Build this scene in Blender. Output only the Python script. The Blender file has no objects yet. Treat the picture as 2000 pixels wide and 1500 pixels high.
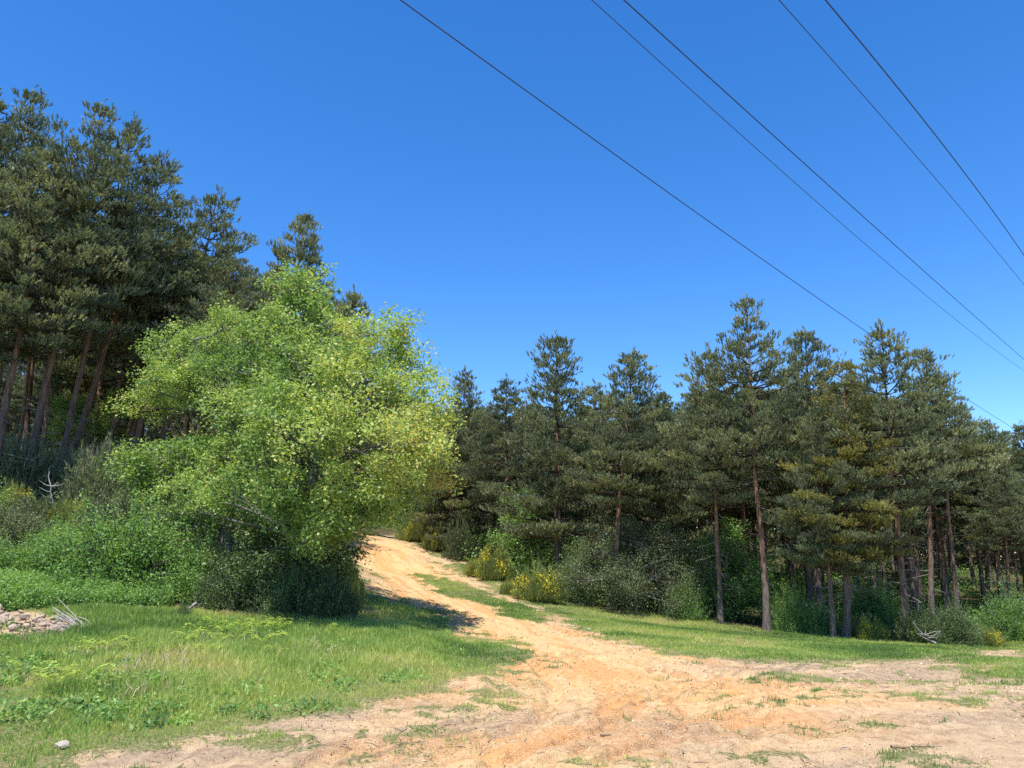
import bpy, math, random
import numpy as np
from mathutils import Vector, Matrix, Quaternion

S = bpy.context.scene
COL = S.collection
R = math.radians

# ------------------------------------------------------------------ camera
F = 1511.0           # focal length in pixels of the 2000 px wide photograph
PITCH = R(13.0)
EYE = 1.6
cam = bpy.data.objects.new('camera', bpy.data.cameras.new('camera'))
COL.objects.link(cam)
cam.location = (0, 0, EYE)
cam.rotation_euler = (R(90) + PITCH, 0, 0)
cam.data.sensor_width = 36.0
cam.data.lens = 36.0 * F / 2000.0
cam.data.clip_start = 0.05
cam.data.clip_end = 6000
S.camera = cam

# ------------------------------------------------------------------ sky, sun, exposure
SUN_EL, SUN_AZ = R(69.0), R(198.0)      # azimuth clockwise from +Y: very high, behind the camera and to the left
W = bpy.data.worlds.new("World")
S.world = W
W.use_nodes = True
nt = W.node_tree
nt.nodes.clear()
sky = nt.nodes.new('ShaderNodeTexSky')
sky.sky_type = 'NISHITA'
sky.sun_disc = False
sky.sun_elevation = SUN_EL
sky.sun_rotation = SUN_AZ
sky.altitude = 1200
sky.air_density = 1.0
sky.dust_density = 0.15
sky.ozone_density = 3.0
hs = nt.nodes.new('ShaderNodeHueSaturation')
hs.inputs['Saturation'].default_value = 1.32
hs.inputs['Hue'].default_value = 0.5065
bg = nt.nodes.new('ShaderNodeBackground')
bg.inputs['Strength'].default_value = 0.16
wo = nt.nodes.new('ShaderNodeOutputWorld')
nt.links.new(sky.outputs[0], hs.inputs['Color'])
nt.links.new(hs.outputs[0], bg.inputs['Color'])
nt.links.new(bg.outputs[0], wo.inputs['Surface'])

sd = bpy.data.lights.new('sun', 'SUN')
sd.energy = 5.0
sd.angle = R(0.5)
sd.color = (1.0, 0.955, 0.88)
sun = bpy.data.objects.new('sun', sd)
COL.objects.link(sun)
sdir = Vector((math.sin(SUN_AZ) * math.cos(SUN_EL), math.cos(SUN_AZ) * math.cos(SUN_EL), math.sin(SUN_EL)))
sun.rotation_euler = sdir.to_track_quat('Z', 'Y').to_euler()
sun.location = (-20, -20, 60)

S.view_settings.view_transform = 'Standard'
S.view_settings.look = 'None'
S.view_settings.exposure = 0.72
S.view_settings.gamma = 1.0
S.cycles.max_bounces = 4
S.cycles.diffuse_bounces = 2
S.cycles.transmission_bounces = 2
S.cycles.transparent_max_bounces = 4
S.cycles.use_denoising = False

# ------------------------------------------------------------------ pixel <-> world helpers
cp, sp = math.cos(PITCH), math.sin(PITCH)
def ray(px, py):
    u = (px - 1000.0) / F
    v = -(py - 750.0) / F
    return np.array([u, cp - v * sp, sp + v * cp])
def at(px, py, Y):
    d = ray(px, py)
    return np.array([0, 0, EYE]) + d * (Y / d[1])

# ------------------------------------------------------------------ noise
def _hash(ix, iy, seed):
    h = (ix.astype(np.int64) * 374761393 + iy.astype(np.int64) * 668265263 + seed * 974634777) & 0xffffffff
    h = ((h ^ (h >> 13)) * 1274126177) & 0xffffffff
    return ((h ^ (h >> 16)) & 0xffff) / 65535.0
def vnoise(x, y, seed=0):
    ix, iy = np.floor(x), np.floor(y)
    fx, fy = x - ix, y - iy
    fx = fx * fx * (3 - 2 * fx); fy = fy * fy * (3 - 2 * fy)
    a = _hash(ix, iy, seed); b = _hash(ix + 1, iy, seed)
    c = _hash(ix, iy + 1, seed); d = _hash(ix + 1, iy + 1, seed)
    return (a * (1 - fx) + b * fx) * (1 - fy) + (c * (1 - fx) + d * fx) * fy
def fbm(x, y, seed=0, octv=4):
    s, a, t = 0, 0.5, 0
    for k in range(octv):
        s = s + a * vnoise(x * 2 ** k + 17.3 * k, y * 2 ** k - 9.1 * k, seed + k)
        t += a; a *= 0.5
    return s / t

# ------------------------------------------------------------------ terrain
CTRL = [(0, 1500, 7), (500, 1500, 6.8), (1000, 1500, 6.7), (1500, 1500, 6.7), (2000, 1500, 6.9),
        (0, 1350, 9.8), (300, 1350, 9.8), (0, 1215, 15.5), (200, 1200, 17.5), (300, 1190, 19), (450, 1190, 20),
        (600, 1200, 20.5), (750, 1230, 19.0), (900, 1240, 18.6), (1000, 1270, 15.6), (900, 1195, 24), (800, 1150, 30),
        (700, 1050, 50), (690, 1110, 37), (760, 1052, 47), (850, 1085, 41), (950, 1130, 35), (1050, 1180, 29),
        (1100, 1190, 28.5), (1200, 1203, 29), (1300, 1207, 30), (1500, 1238, 27.5), (1650, 1252, 26), (1850, 1267, 24.5),
        (2000, 1262, 26), (1300, 1290, 14.9), (1600, 1295, 15.2), (2000, 1310, 14.5), (1000, 1350, 11.2), (1500, 1380, 10),
        (0, 1120, 20), (150, 1110, 21.5), (50, 985, 27), (250, 1000, 27.5), (450, 1020, 28), (600, 1060, 30), (-500, 1250, 14),
        (500, 985, 42), (200, 950, 42), (-200, 900, 45), (900, 1065, 52), (1200, 1110, 52), (1600, 1150, 50), (2000, 1160, 50),
        (2500, 1190, 45), (2500, 1300, 18)]
cw = np.array([at(*c) for c in CTRL])
extra = np.array([[-60, 90, 8], [0, 90, 5.5], [60, 90, 1.5], [-90, 40, 8], [90, 40, -1], [0, -30, -0.5], [-50, -20, 1], [60, -20, -1],
                  [0, 0, 0], [-4, 3, 0.05], [4, 3, 0], [-110, 110, 10], [110, 110, 2], [0, 130, 6], [-20, 3, 0.8], [22, 3, -0.2]], float)
cw = np.vstack([cw, extra])
def _U(d2):
    return 0.5 * d2 * np.log(d2 + 1e-9)
def _fit(P, z, lam=1.2):
    n = len(P)
    K = _U(((P[:, None, :] - P[None]) ** 2).sum(-1)) + lam * np.eye(n)
    Q = np.hstack([np.ones((n, 1)), P])
    A = np.vstack([np.hstack([K, Q]), np.hstack([Q.T, np.zeros((3, 3))])])
    return np.linalg.solve(A, np.concatenate([z, np.zeros(3)]))
TPW = _fit(cw[:, :2], cw[:, 2])
def hbase(x, y):
    x = np.atleast_1d(np.asarray(x, float)); y = np.atleast_1d(np.asarray(y, float))
    r = np.hypot(x, y)
    k = np.minimum(1, 115.0 / np.maximum(r, 1e-6))
    xx, yy = x * k, y * k
    out = np.empty(x.size)
    for i in range(0, x.size, 50000):
        X, Y = xx[i:i + 50000], yy[i:i + 50000]
        d2 = (X[:, None] - cw[None, :, 0]) ** 2 + (Y[:, None] - cw[None, :, 1]) ** 2
        out[i:i + 50000] = _U(d2) @ TPW[:-3] + TPW[-3] + TPW[-2] * X + TPW[-1] * Y
    return out
def ground_hit(px, py):
    d = ray(px, py)
    ts = np.concatenate([np.linspace(2, 60, 1500), np.linspace(60, 140, 300)])
    P = np.array([0, 0, EYE])[None] + d[None] * (ts / d[1])[:, None]
    g = P[:, 2] - hbase(P[:, 0], P[:, 1])
    i = np.argmax(g < 0) if (g < 0).any() else len(ts) - 1
    return P[i]
def hz(x, y):
    return float(hbase(x, y)[0])

def poly_world(pts):
    return np.array([ground_hit(*p)[:2] for p in pts])
def seg_dist(x, y, pl, closed=False):
    d = np.full(x.size, 1e9)
    n = len(pl)
    for i in range(n if closed else n - 1):
        a, b = pl[i], pl[(i + 1) % n]
        ab = b - a
        t = np.clip(((x - a[0]) * ab[0] + (y - a[1]) * ab[1]) / max(ab @ ab, 1e-9), 0, 1)
        d = np.minimum(d, (x - a[0] - t * ab[0]) ** 2 + (y - a[1] - t * ab[1]) ** 2)
    return np.sqrt(d)
def inside(x, y, pl):
    c = np.zeros(x.size, bool)
    n = len(pl)
    for i in range(n):
        a, b = pl[i], pl[(i + 1) % n]
        if a[1] == b[1]:
            continue
        m = ((a[1] > y) != (b[1] > y)) & (x < (b[0] - a[0]) * (y - a[1]) / (b[1] - a[1]) + a[0])
        c ^= m
    return c
def sdf(x, y, pl):
    return np.where(inside(x, y, pl), 1, -1) * seg_dist(x, y, pl, True)
def sstep(a, b, v):
    t = np.clip((v - a) / (b - a), 0, 1)
    return t * t * (3 - 2 * t)

DIRT = poly_world([(655, 1036), (690, 1085), (712, 1150), (770, 1172), (860, 1200), (925, 1240), (1000, 1268), (1020, 1285), (985, 1325),
                   (860, 1345), (760, 1360), (660, 1380), (590, 1415), (480, 1440), (360, 1455), (220, 1478), (60, 1499)])
DIRT = np.vstack([DIRT, [[-9, 3.5], [-8, -12], [30, -12], [34, 6]],
                  poly_world([(2150, 1330), (2000, 1325), (1900, 1318), (1890, 1296), (2000, 1292), (2060, 1280), (2000, 1268), (1920, 1272), (1860, 1290), (1700, 1288),
                              (1500, 1290), (1320, 1280), (1210, 1256), (1115, 1218), (1050, 1182), (950, 1140), (870, 1092), (765, 1048)])])
STRIP = poly_world([(790, 1117), (820, 1122), (875, 1134), (930, 1150), (967, 1166), (1022, 1182), (1075, 1205), (1050, 1222), (985, 1210), (930, 1180), (857, 1162), (820, 1143)])
LAWN_L = poly_world([(-80, 1499), (60, 1499), (220, 1478), (360, 1455), (480, 1440), (590, 1415), (660, 1380), (760, 1360), (860, 1345), (985, 1325), (1020, 1285), (1000, 1268),
                     (925, 1240), (860, 1200), (770, 1172), (715, 1160), (640, 1195), (450, 1190), (300, 1186), (150, 1180), (-80, 1185)])
LAWN_R = poly_world([(765, 1048), (870, 1092), (950, 1140), (1050, 1182), (1115, 1218), (1210, 1256), (1320, 1280), (1500, 1290), (1700, 1288), (1860, 1290), (2100, 1320), (2100, 1255),
                     (1850, 1262), (1650, 1248), (1500, 1232), (1300, 1202), (1180, 1196), (1080, 1172), (1000, 1140), (900, 1098), (800, 1052), (770, 1040)])
ROADC = poly_world([(700, 1050), (760, 1110), (860, 1170), (980, 1225), (1080, 1280), (1200, 1340), (1350, 1350)])
ROADD = poly_world([(1250, 1345), (1180, 1400), (1040, 1450), (900, 1499)])
TRACKS = [poly_world(t) for t in [
    [(720, 1080), (800, 1140), (900, 1195), (1010, 1255), (1120, 1300), (1300, 1340), (1600, 1330), (1900, 1310)],
    [(790, 1090), (900, 1150), (1010, 1210), (1120, 1265), (1300, 1310), (1600, 1305)],
    [(1030, 1290), (1080, 1345), (1060, 1420), (960, 1470), (800, 1499)],
    [(1110, 1295), (1200, 1350), (1210, 1400), (1120, 1450), (960, 1499)],
    [(1180, 1300), (1320, 1345), (1370, 1395), (1300, 1450), (1150, 1499)],
    [(600, 1499), (900, 1470), (1200, 1440), (1500, 1390), (1750, 1330)],
    [(500, 1480), (850, 1440), (1150, 1400), (1450, 1350), (1700, 1310)],
    [(1200, 1499), (1450, 1460), (1700, 1430), (2000, 1400)],
    [(1090, 1330), (1250, 1370), (1500, 1365), (1800, 1340)],
    [(820, 1499), (1080, 1462), (1330, 1400), (1440, 1350), (1350, 1315)]]]

def masks(x, y):
    """dirt, meadow (open grass), orange, rut depth"""
    n1 = fbm(x * 0.8, y * 0.8, 3) - 0.5
    n2 = fbm(x * 3.1, y * 3.1, 11) - 0.5
    r = np.hypot(x, y)
    w = np.clip(r / 14.0, 0.6, 1.8)
    sd_ = sdf(x, y, DIRT)
    dirt = sstep(-0.6, 0.6, (sd_ + (n1 * 1.5 + n2 * 2.2) * w) / w)
    st = sdf(x, y, STRIP)
    strip = sstep(-0.3, 0.5, st + n1 * 1.6 + n2 * 1.6 - 0.05)
    dirt = dirt * (1 - 0.92 * strip)
    # patchy grass on bare soil, towards the right and beside the lawn
    patch = fbm(x * 0.9, y * 1.3, 40)
    pr = sstep(0.6, 3.2, x - 0.02 * y) * sstep(17, 14, y) * sstep(0.50, 0.60, patch)
    pl = sstep(3.4, 0.6, sd_) * sstep(16, 12, y) * sstep(1.5, -0.5, x) * sstep(0.44, 0.56, fbm(x * 1.3, y * 1.3, 50))
    ps = sstep(0.66, 0.74, fbm(x * 1.7, y * 1.7, 60)) * (y > 5) * sstep(1.4, 2.6, seg_dist(x, y, ROADC))
    fine = sstep(0.42, 0.58, fbm(x * 5.5, y * 5.5, 63, 3))
    dirt = dirt * (1 - (0.30 + 0.45 * fine) * np.maximum(np.maximum(pr, pl), ps * 0.8))
    meadow = np.clip(sstep(-0.3, 0.5, sdf(x, y, LAWN_L) + n1) + sstep(-0.3, 0.5, sdf(x, y, LAWN_R) + n1) + sstep(-0.2, 0.3, st + n2), 0, 1)
    dirt = np.maximum(dirt, sstep(-0.25, 0.25, sdf(x, y, HEAP) + n2 * 0.8))
    meadow = np.clip(meadow + sstep(-1.0, 0.0, sd_) + sstep(24, 20, y) * sstep(8, 10, x), 0, 1)
    orange = sstep(4.0, 0.6, np.minimum(seg_dist(x, y, ROADC), seg_dist(x, y, ROADD) + 1.6) + n1 * 3.5)
    return dirt, meadow, orange
HEAP = poly_world([(-90, 1190), (50, 1188), (120, 1212), (165, 1236), (90, 1248), (-90, 1246)])
FLOWS = [poly_world(t) for t in [
    [(715, 1075), (800, 1130), (900, 1190), (1030, 1255), (1150, 1305), (1350, 1345), (1650, 1345), (2100, 1330)],
    [(1090, 1300), (1160, 1350), (1130, 1410), (1000, 1455), (780, 1499)],
    [(300, 1499), (800, 1470), (1200, 1430), (1600, 1420), (2100, 1440)]]]
def flow(x, y):
    best = np.full(x.size, 1e9); al = np.zeros(x.size); sg = np.zeros(x.size); idx = np.zeros(x.size)
    for k, pl in enumerate(FLOWS):
        L0 = 0.0
        for a, b in zip(pl[:-1], pl[1:]):
            ab = b - a; L = np.hypot(*ab)
            t = ((x - a[0]) * ab[0] + (y - a[1]) * ab[1]) / (L * L)
            tc = np.clip(t, 0, 1)
            dx, dy = x - a[0] - tc * ab[0], y - a[1] - tc * ab[1]
            d = np.hypot(dx, dy); m_ = d < best
            best = np.where(m_, d, best); al = np.where(m_, L0 + tc * L, al)
            sg = np.where(m_, np.sign(ab[0] * dy - ab[1] * dx), sg); idx = np.where(m_, k, idx)
            L0 += L
    return best * sg, al, idx
def streak(x, y):
    """soil drawn out along the direction of driving"""
    d, al, idx = flow(x, y)
    w = (fbm(x * .8, y * .8, 120) - .5) * .5
    a = fbm((d + w) * 3.2 + idx * 31, al * 0.32, 121, 4)
    b = fbm((d + w) * 10 + idx * 17, al * 0.7, 125, 3)
    return 0.6 * a + 0.4 * b
def ruts(x, y):
    d = np.zeros(x.size)
    wob = (fbm(x * 1.4, y * 1.4, 70) - 0.5) * 0.35
    for k, t in enumerate(TRACKS):
        dd = seg_dist(x, y, t) + wob
        for off in (0.0, 0.75):
            q = np.abs(dd - off) if off else np.abs(dd)
            prof = np.exp(-(q / 0.10) ** 2) - 0.6 * np.exp(-((q - 0.20) / 0.08) ** 2)
            d = d - prof * (0.05 if k in (2, 3, 4, 9) else 0.032) * (0.55 + 0.9 * fbm(x * 0.5, y * 0.5, 80 + k))
    return np.clip(d, -0.045, 0.04) + (streak(x, y) - 0.5) * 0.075

# ------------------------------------------------------------------ mesh + object helpers
def mesh_np(name, V, Fc, attrs=None, mats=(), smooth=False, fmat=None):
    me = bpy.data.meshes.new(name)
    V = np.asarray(V, np.float32)
    if not isinstance(Fc, list):
        Fc = [Fc]
    Fc = [np.asarray(f, np.int32) for f in Fc if len(f)]
    nl = sum(f.size for f in Fc); npoly = sum(len(f) for f in Fc)
    me.vertices.add(len(V)); me.vertices.foreach_set('co', V.ravel())
    me.loops.add(nl); me.loops.foreach_set('vertex_index', np.concatenate([f.ravel() for f in Fc]))
    tot = np.concatenate([np.full(len(f), f.shape[1], np.int32) for f in Fc])
    me.polygons.add(npoly)
    me.polygons.foreach_set('loop_start', np.concatenate([[0], np.cumsum(tot)[:-1]]).astype(np.int32))
    me.polygons.foreach_set('use_smooth', np.full(npoly, bool(smooth)))
    if fmat is not None:
        me.polygons.foreach_set('material_index', np.asarray(fmat, np.int32))
    for k, a in (attrs or {}).items():
        at_ = me.attributes.new(k, 'FLOAT', 'POINT')
        at_.data.foreach_set('value', np.asarray(a, np.float32))
    for m in mats:
        me.materials.append(m)
    me.update(calc_edges=True)
    me.validate()
    return me
def link(name, data, parent=None):
    o = bpy.data.objects.new(name, data); COL.objects.link(o)
    if parent is not None: o.parent = parent
    return o
def tag(o, label=None, cat=None, group=None, kind=None):
    if label: o['label'] = label
    if cat: o['category'] = cat
    if group: o['group'] = group
    if kind: o['kind'] = kind
    return o
class Tubes:
    def __init__(s): s.V = []; s.F = []; s.n = 0; s.t = []
    def add(s, pts, rad, k=6, tint=0.5, cap=True):
        pts = np.asarray(pts, float); rad = np.asarray(rad, float) * np.ones(len(pts))
        T = np.gradient(pts, axis=0); T /= np.linalg.norm(T, axis=1)[:, None] + 1e-9
        ref = np.array([0, 0, 1.0]) if abs(T[0, 2]) < 0.8 else np.array([1.0, 0, 0])
        A = np.cross(T, ref); A /= np.linalg.norm(A, axis=1)[:, None] + 1e-9
        B = np.cross(T, A)
        an = np.arange(k) * 2 * np.pi / k
        ring = pts[:, None] + rad[:, None, None] * (np.cos(an)[None, :, None] * A[:, None] + np.sin(an)[None, :, None] * B[:, None])
        m = len(pts)
        s.V.append(ring.reshape(-1, 3)); s.t.append(np.full(m * k, tint))
        i = np.arange(m - 1)[:, None] * k; j = np.arange(k)[None]; j2 = (j + 1) % k
        s.F.append((np.stack([i + j, i + k + j, i + k + j2, i + j2], -1).reshape(-1, 4) + s.n))
        s.n += m * k
    def arrays(s): return np.vstack(s.V), np.vstack(s.F), np.concatenate(s.t)
    def mesh(s, name, mat, smooth=True):
        V, Fq, t = s.arrays()
        return mesh_np(name, V, Fq, {'tint': t}, [mat], smooth)

def unit(v):
    return v / (np.linalg.norm(v, axis=-1, keepdims=True) + 1e-9)
def leaves(P, size, rng, up=0.35, aspect=0.6, spread_n=None):
    """rhombic leaves, one per point"""
    n = len(P)
    N = unit(rng.normal(size=(n, 3)) + np.array([0, 0, up * 2]))
    if spread_n is not None: N = unit(N + spread_n)
    D = unit(np.cross(N, rng.normal(size=(n, 3))))
    D[:, 2] -= 0.25; D = unit(D)
    Sx = unit(np.cross(N, D))
    L = size * rng.uniform(0.5, 1.45, (n, 1))
    a = P; b = P + D * L * 0.5 + Sx * L * aspect * 0.5; c = P + D * L; d = P + D * L * 0.5 - Sx * L * aspect * 0.5
    V = np.stack([a, b, c, d], 1).reshape(-1, 3)
    return V, np.arange(4 * n).reshape(-1, 4)
def needles(P, A, rng, per=12, L=0.13, w=0.026, shoot=0.2, cone=0.8):
    """brush-like shoots: thin triangles round each shoot axis A at P"""
    n = len(P)
    s = rng.uniform(0, 1, (n, per, 1))
    dirn = unit(A[:, None] * (1.25 - cone * 0.35) + cone * unit(rng.normal(size=(n, per, 3))))
    base = P[:, None] + A[:, None] * s * shoot
    tip = base + dirn * L * rng.uniform(0.7, 1.25, (n, per, 1))
    side = unit(np.cross(dirn, rng.normal(size=(n, per, 3)))) * w * 0.5
    V = np.stack([base + side, base - side, tip], 2).reshape(-1, 3)
    return V, np.arange(n * per * 3).reshape(-1, 3)

# ------------------------------------------------------------------ materials
def newmat(name):
    m = bpy.data.materials.new(name); m.use_nodes = True
    n = m.node_tree.nodes; n.clear()
    return m, n, m.node_tree.links
def ramp(n, stops):
    r = n.new('ShaderNodeValToRGB')
    e = r.color_ramp.elements
    while len(e) < len(stops): e.new(0.5)
    for i, (p, c) in enumerate(stops):
        e[i].position = p; e[i].color = (*c, 1)
    return r
def leafmat(name, stops, trans=0.35, rough=0.6, rnd=0.25, tcol=1.25):
    m, n, l = newmat(name)
    at_ = n.new('ShaderNodeAttribute'); at_.attribute_name = 'tint'
    oi = n.new('ShaderNodeObjectInfo')
    ma = n.new('ShaderNodeMath'); ma.operation = 'MULTIPLY_ADD'
    l.new(oi.outputs['Random'], ma.inputs[0]); ma.inputs[1].default_value = rnd
    sb = n.new('ShaderNodeMath'); sb.operation = 'SUBTRACT'
    l.new(at_.outputs['Fac'], sb.inputs[0]); sb.inputs[1].default_value = rnd * 0.5
    l.new(sb.outputs[0], ma.inputs[2])
    cr = ramp(n, stops); l.new(ma.outputs[0], cr.inputs[0])
    pb = n.new('ShaderNodeBsdfPrincipled')
    l.new(cr.outputs[0], pb.inputs['Base Color'])
    pb.inputs['Roughness'].default_value = rough
    pb.inputs['Specular IOR Level'].default_value = 0.35
    tr = n.new('ShaderNodeBsdfTranslucent')
    mu = n.new('ShaderNodeMix'); mu.data_type = 'RGBA'; mu.blend_type = 'MULTIPLY'; mu.inputs[0].default_value = 1
    l.new(cr.outputs[0], mu.inputs[6]); mu.inputs[7].default_value = (tcol, tcol, 0.5 * tcol, 1)
    l.new(mu.outputs[2], tr.inputs[0])
    mx = n.new('ShaderNodeMixShader'); mx.inputs[0].default_value = trans
    l.new(pb.outputs[0], mx.inputs[1]); l.new(tr.outputs[0], mx.inputs[2])
    o = n.new('ShaderNodeOutputMaterial'); l.new(mx.outputs[0], o.inputs[0])
    return m
def solidmat(name, stops, scale=6, rough=0.85, bump=0.4, stretch=(1, 1, 1), detail=6):
    m, n, l = newmat(name)
    tc = n.new('ShaderNodeTexCoord'); mp = n.new('ShaderNodeMapping'); mp.inputs['Scale'].default_value = stretch
    l.new(tc.outputs['Object'], mp.inputs[0])
    no = n.new('ShaderNodeTexNoise'); no.inputs['Scale'].default_value = scale; no.inputs['Detail'].default_value = detail; no.inputs['Roughness'].default_value = 0.65
    l.new(mp.outputs[0], no.inputs['Vector'])
    cr = ramp(n, stops); l.new(no.outputs['Fac'], cr.inputs[0])
    pb = n.new('ShaderNodeBsdfPrincipled'); pb.inputs['Roughness'].default_value = rough
    pb.inputs['Specular IOR Level'].default_value = 0.2
    l.new(cr.outputs[0], pb.inputs['Base Color'])
    bp = n.new('ShaderNodeBump'); bp.inputs['Strength'].default_value = bump; bp.inputs['Distance'].default_value = 0.04
    l.new(no.outputs['Fac'], bp.inputs['Height']); l.new(bp.outputs[0], pb.inputs['Normal'])
    o = n.new('ShaderNodeOutputMaterial'); l.new(pb.outputs[0], o.inputs[0])
    return m
def barkmat(name, low, high, hz0, hz1):
    """scots pine bark: grey and furrowed low down, orange and flaky further up"""
    m, n, l = newmat(name)
    tc = n.new('ShaderNodeTexCoord')
    mp = n.new('ShaderNodeMapping'); mp.inputs['Scale'].default_value = (1, 1, 0.16)
    l.new(tc.outputs['Object'], mp.inputs[0])
    no = n.new('ShaderNodeTexNoise'); no.inputs['Scale'].default_value = 14; no.inputs['Detail'].default_value = 6; no.inputs['Roughness'].default_value = 0.7
    l.new(mp.outputs[0], no.inputs['Vector'])
    sx = n.new('ShaderNodeSeparateXYZ'); l.new(tc.outputs['Object'], sx.inputs[0])
    mr = n.new('ShaderNodeMapRange'); mr.inputs[1].default_value = hz0; mr.inputs[2].default_value = hz1
    l.new(sx.outputs['Z'], mr.inputs[0])
    a = ramp(n, low); b = ramp(n, high)
    l.new(no.outputs['Fac'], a.inputs[0]); l.new(no.outputs['Fac'], b.inputs[0])
    mx = n.new('ShaderNodeMix'); mx.data_type = 'RGBA'
    l.new(mr.outputs[0], mx.inputs[0]); l.new(a.outputs[0], mx.inputs[6]); l.new(b.outputs[0], mx.inputs[7])
    ta = n.new('ShaderNodeAttribute'); ta.attribute_name = 'tint'
    br = ramp(n, [(0.0, (0.075, 0.052, 0.036)), (0.5, (0.09, 0.065, 0.045)), (1.0, (0.34, 0.30, 0.26))]); l.new(ta.outputs['Fac'], br.inputs[0])
    lt_ = n.new('ShaderNodeMath'); lt_.operation = 'COMPARE'; lt_.inputs[1].default_value = 0.5; lt_.inputs[2].default_value = 0.02; l.new(ta.outputs['Fac'], lt_.inputs[0])
    mx2 = n.new('ShaderNodeMix'); mx2.data_type = 'RGBA'
    l.new(lt_.outputs[0], mx2.inputs[0]); l.new(br.outputs[0], mx2.inputs[6]); l.new(mx.outputs[2], mx2.inputs[7])
    pb = n.new('ShaderNodeBsdfPrincipled'); pb.inputs['Roughness'].default_value = 0.9; pb.inputs['Specular IOR Level'].default_value = 0.15
    l.new(mx2.outputs[2], pb.inputs['Base Color'])
    bp = n.new('ShaderNodeBump'); bp.inputs['Strength'].default_value = 0.9; bp.inputs['Distance'].default_value = 0.06
    l.new(no.outputs['Fac'], bp.inputs['Height']); l.new(bp.outputs[0], pb.inputs['Normal'])
    o = n.new('ShaderNodeOutputMaterial'); l.new(pb.outputs[0], o.inputs[0])
    return m

M = {}
M['pine'] = leafmat('pine_needles', [(0.0, (0.09, 0.12, 0.075)), (0.45, (0.20, 0.23, 0.12)), (0.75, (0.31, 0.32, 0.15)), (1.0, (0.42, 0.39, 0.18))], 0.3, 0.55, 0.3)
M['pine_olive'] = leafmat('olive_pine_needles', [(0.0, (0.14, 0.15, 0.05)), (0.5, (0.30, 0.28, 0.085)), (1.0, (0.50, 0.42, 0.12))], 0.3, 0.55, 0.2)
M['oak'] = leafmat('young_oak_leaves', [(0.0, (0.12, 0.22, 0.06)), (0.38, (0.31, 0.43, 0.115)), (0.68, (0.52, 0.54, 0.16)), (0.88, (0.58, 0.46, 0.17)), (1.0, (0.55, 0.34, 0.15))], 0.42, 0.5, 0.0)
M['bush'] = leafmat('bush_leaves', [(0.0, (0.09, 0.17, 0.05)), (0.5, (0.20, 0.35, 0.09)), (1.0, (0.36, 0.50, 0.12))], 0.4, 0.5, 0.2)
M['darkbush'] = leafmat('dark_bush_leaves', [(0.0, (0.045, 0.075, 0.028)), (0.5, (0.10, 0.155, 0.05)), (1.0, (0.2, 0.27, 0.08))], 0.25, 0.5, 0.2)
M['greybush'] = leafmat('grey_bush_leaves', [(0.0, (0.07, 0.095, 0.045)), (0.5, (0.145, 0.18, 0.08)), (1.0, (0.25, 0.28, 0.12))], 0.25, 0.6, 0.2)
M['broom'] = leafmat('broom_twigs', [(0.0, (0.10, 0.14, 0.045)), (0.5, (0.24, 0.29, 0.08)), (1.0, (0.44, 0.46, 0.12))], 0.2, 0.6, 0.2)
M['flower'] = leafmat('broom_flowers', [(0.0, (0.62, 0.48, 0.02)), (1.0, (0.85, 0.70, 0.04))], 0.3, 0.6, 0.1)
M['grass'] = leafmat('grass_blades', [(0.0, (0.12, 0.22, 0.055)), (0.45, (0.32, 0.44, 0.10)), (0.8, (0.54, 0.57, 0.17)), (0.93, (0.58, 0.55, 0.18)), (1.0, (0.62, 0.50, 0.28))], 0.45, 0.5, 0.0)
M['fern'] = leafmat('fern_fronds', [(0.0, (0.26, 0.38, 0.07)), (0.6, (0.40, 0.50, 0.09)), (1.0, (0.54, 0.56, 0.12))], 0.4, 0.5, 0.0)
M['straw'] = leafmat('dry_straw', [(0.0, (0.25, 0.18, 0.10)), (1.0, (0.55, 0.45, 0.30))], 0.2, 0.7, 0.0)
M['bark'] = barkmat('pine_bark', [(0.3, (0.04, 0.032, 0.027)), (0.5, (0.14, 0.112, 0.095)), (0.72, (0.27, 0.225, 0.195))],
                    [(0.3, (0.08, 0.045, 0.028)), (0.5, (0.27, 0.145, 0.082)), (0.72, (0.43, 0.26, 0.155))], 1.5, 6.0)
M['oakbark'] = solidmat('oak_bark', [(0.3, (0.05, 0.045, 0.038)), (0.5, (0.15, 0.135, 0.115)), (0.75, (0.30, 0.28, 0.25))], 14, 0.9, 0.8, (1, 1, 0.2))
M['twig'] = solidmat('dead_twigs', [(0.3, (0.22, 0.19, 0.16)), (0.7, (0.50, 0.46, 0.41))], 20, 0.85, 0.3)
M['stone'] = solidmat('stone', [(0.3, (0.22, 0.16, 0.115)), (0.5, (0.40, 0.305, 0.225)), (0.7, (0.53, 0.435, 0.34))], 5, 0.9, 0.5)
M['palestone'] = solidmat('pale_stone', [(0.3, (0.26, 0.22, 0.17)), (0.7, (0.50, 0.44, 0.36))], 5, 0.9, 0.5)
M['gravel'] = leafmat('gravel', [(0.0, (0.14, 0.09, 0.055)), (0.25, (0.32, 0.21, 0.12)), (0.7, (0.50, 0.34, 0.20)), (1.0, (0.66, 0.50, 0.33))], 0.0, 0.9, 0.0)
M['wood'] = solidmat('weathered_wood', [(0.3, (0.20, 0.13, 0.08)), (0.7, (0.36, 0.26, 0.18))], 16, 0.85, 0.5, (1, 1, 1))
m, n, l = newmat('cable'); pb = n.new('ShaderNodeBsdfPrincipled'); pb.inputs['Base Color'].default_value = (0.035, 0.035, 0.04, 1); pb.inputs['Roughness'].default_value = 0.5
o = n.new('ShaderNodeOutputMaterial'); l.new(pb.outputs[0], o.inputs[0]); M['cable'] = m

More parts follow.
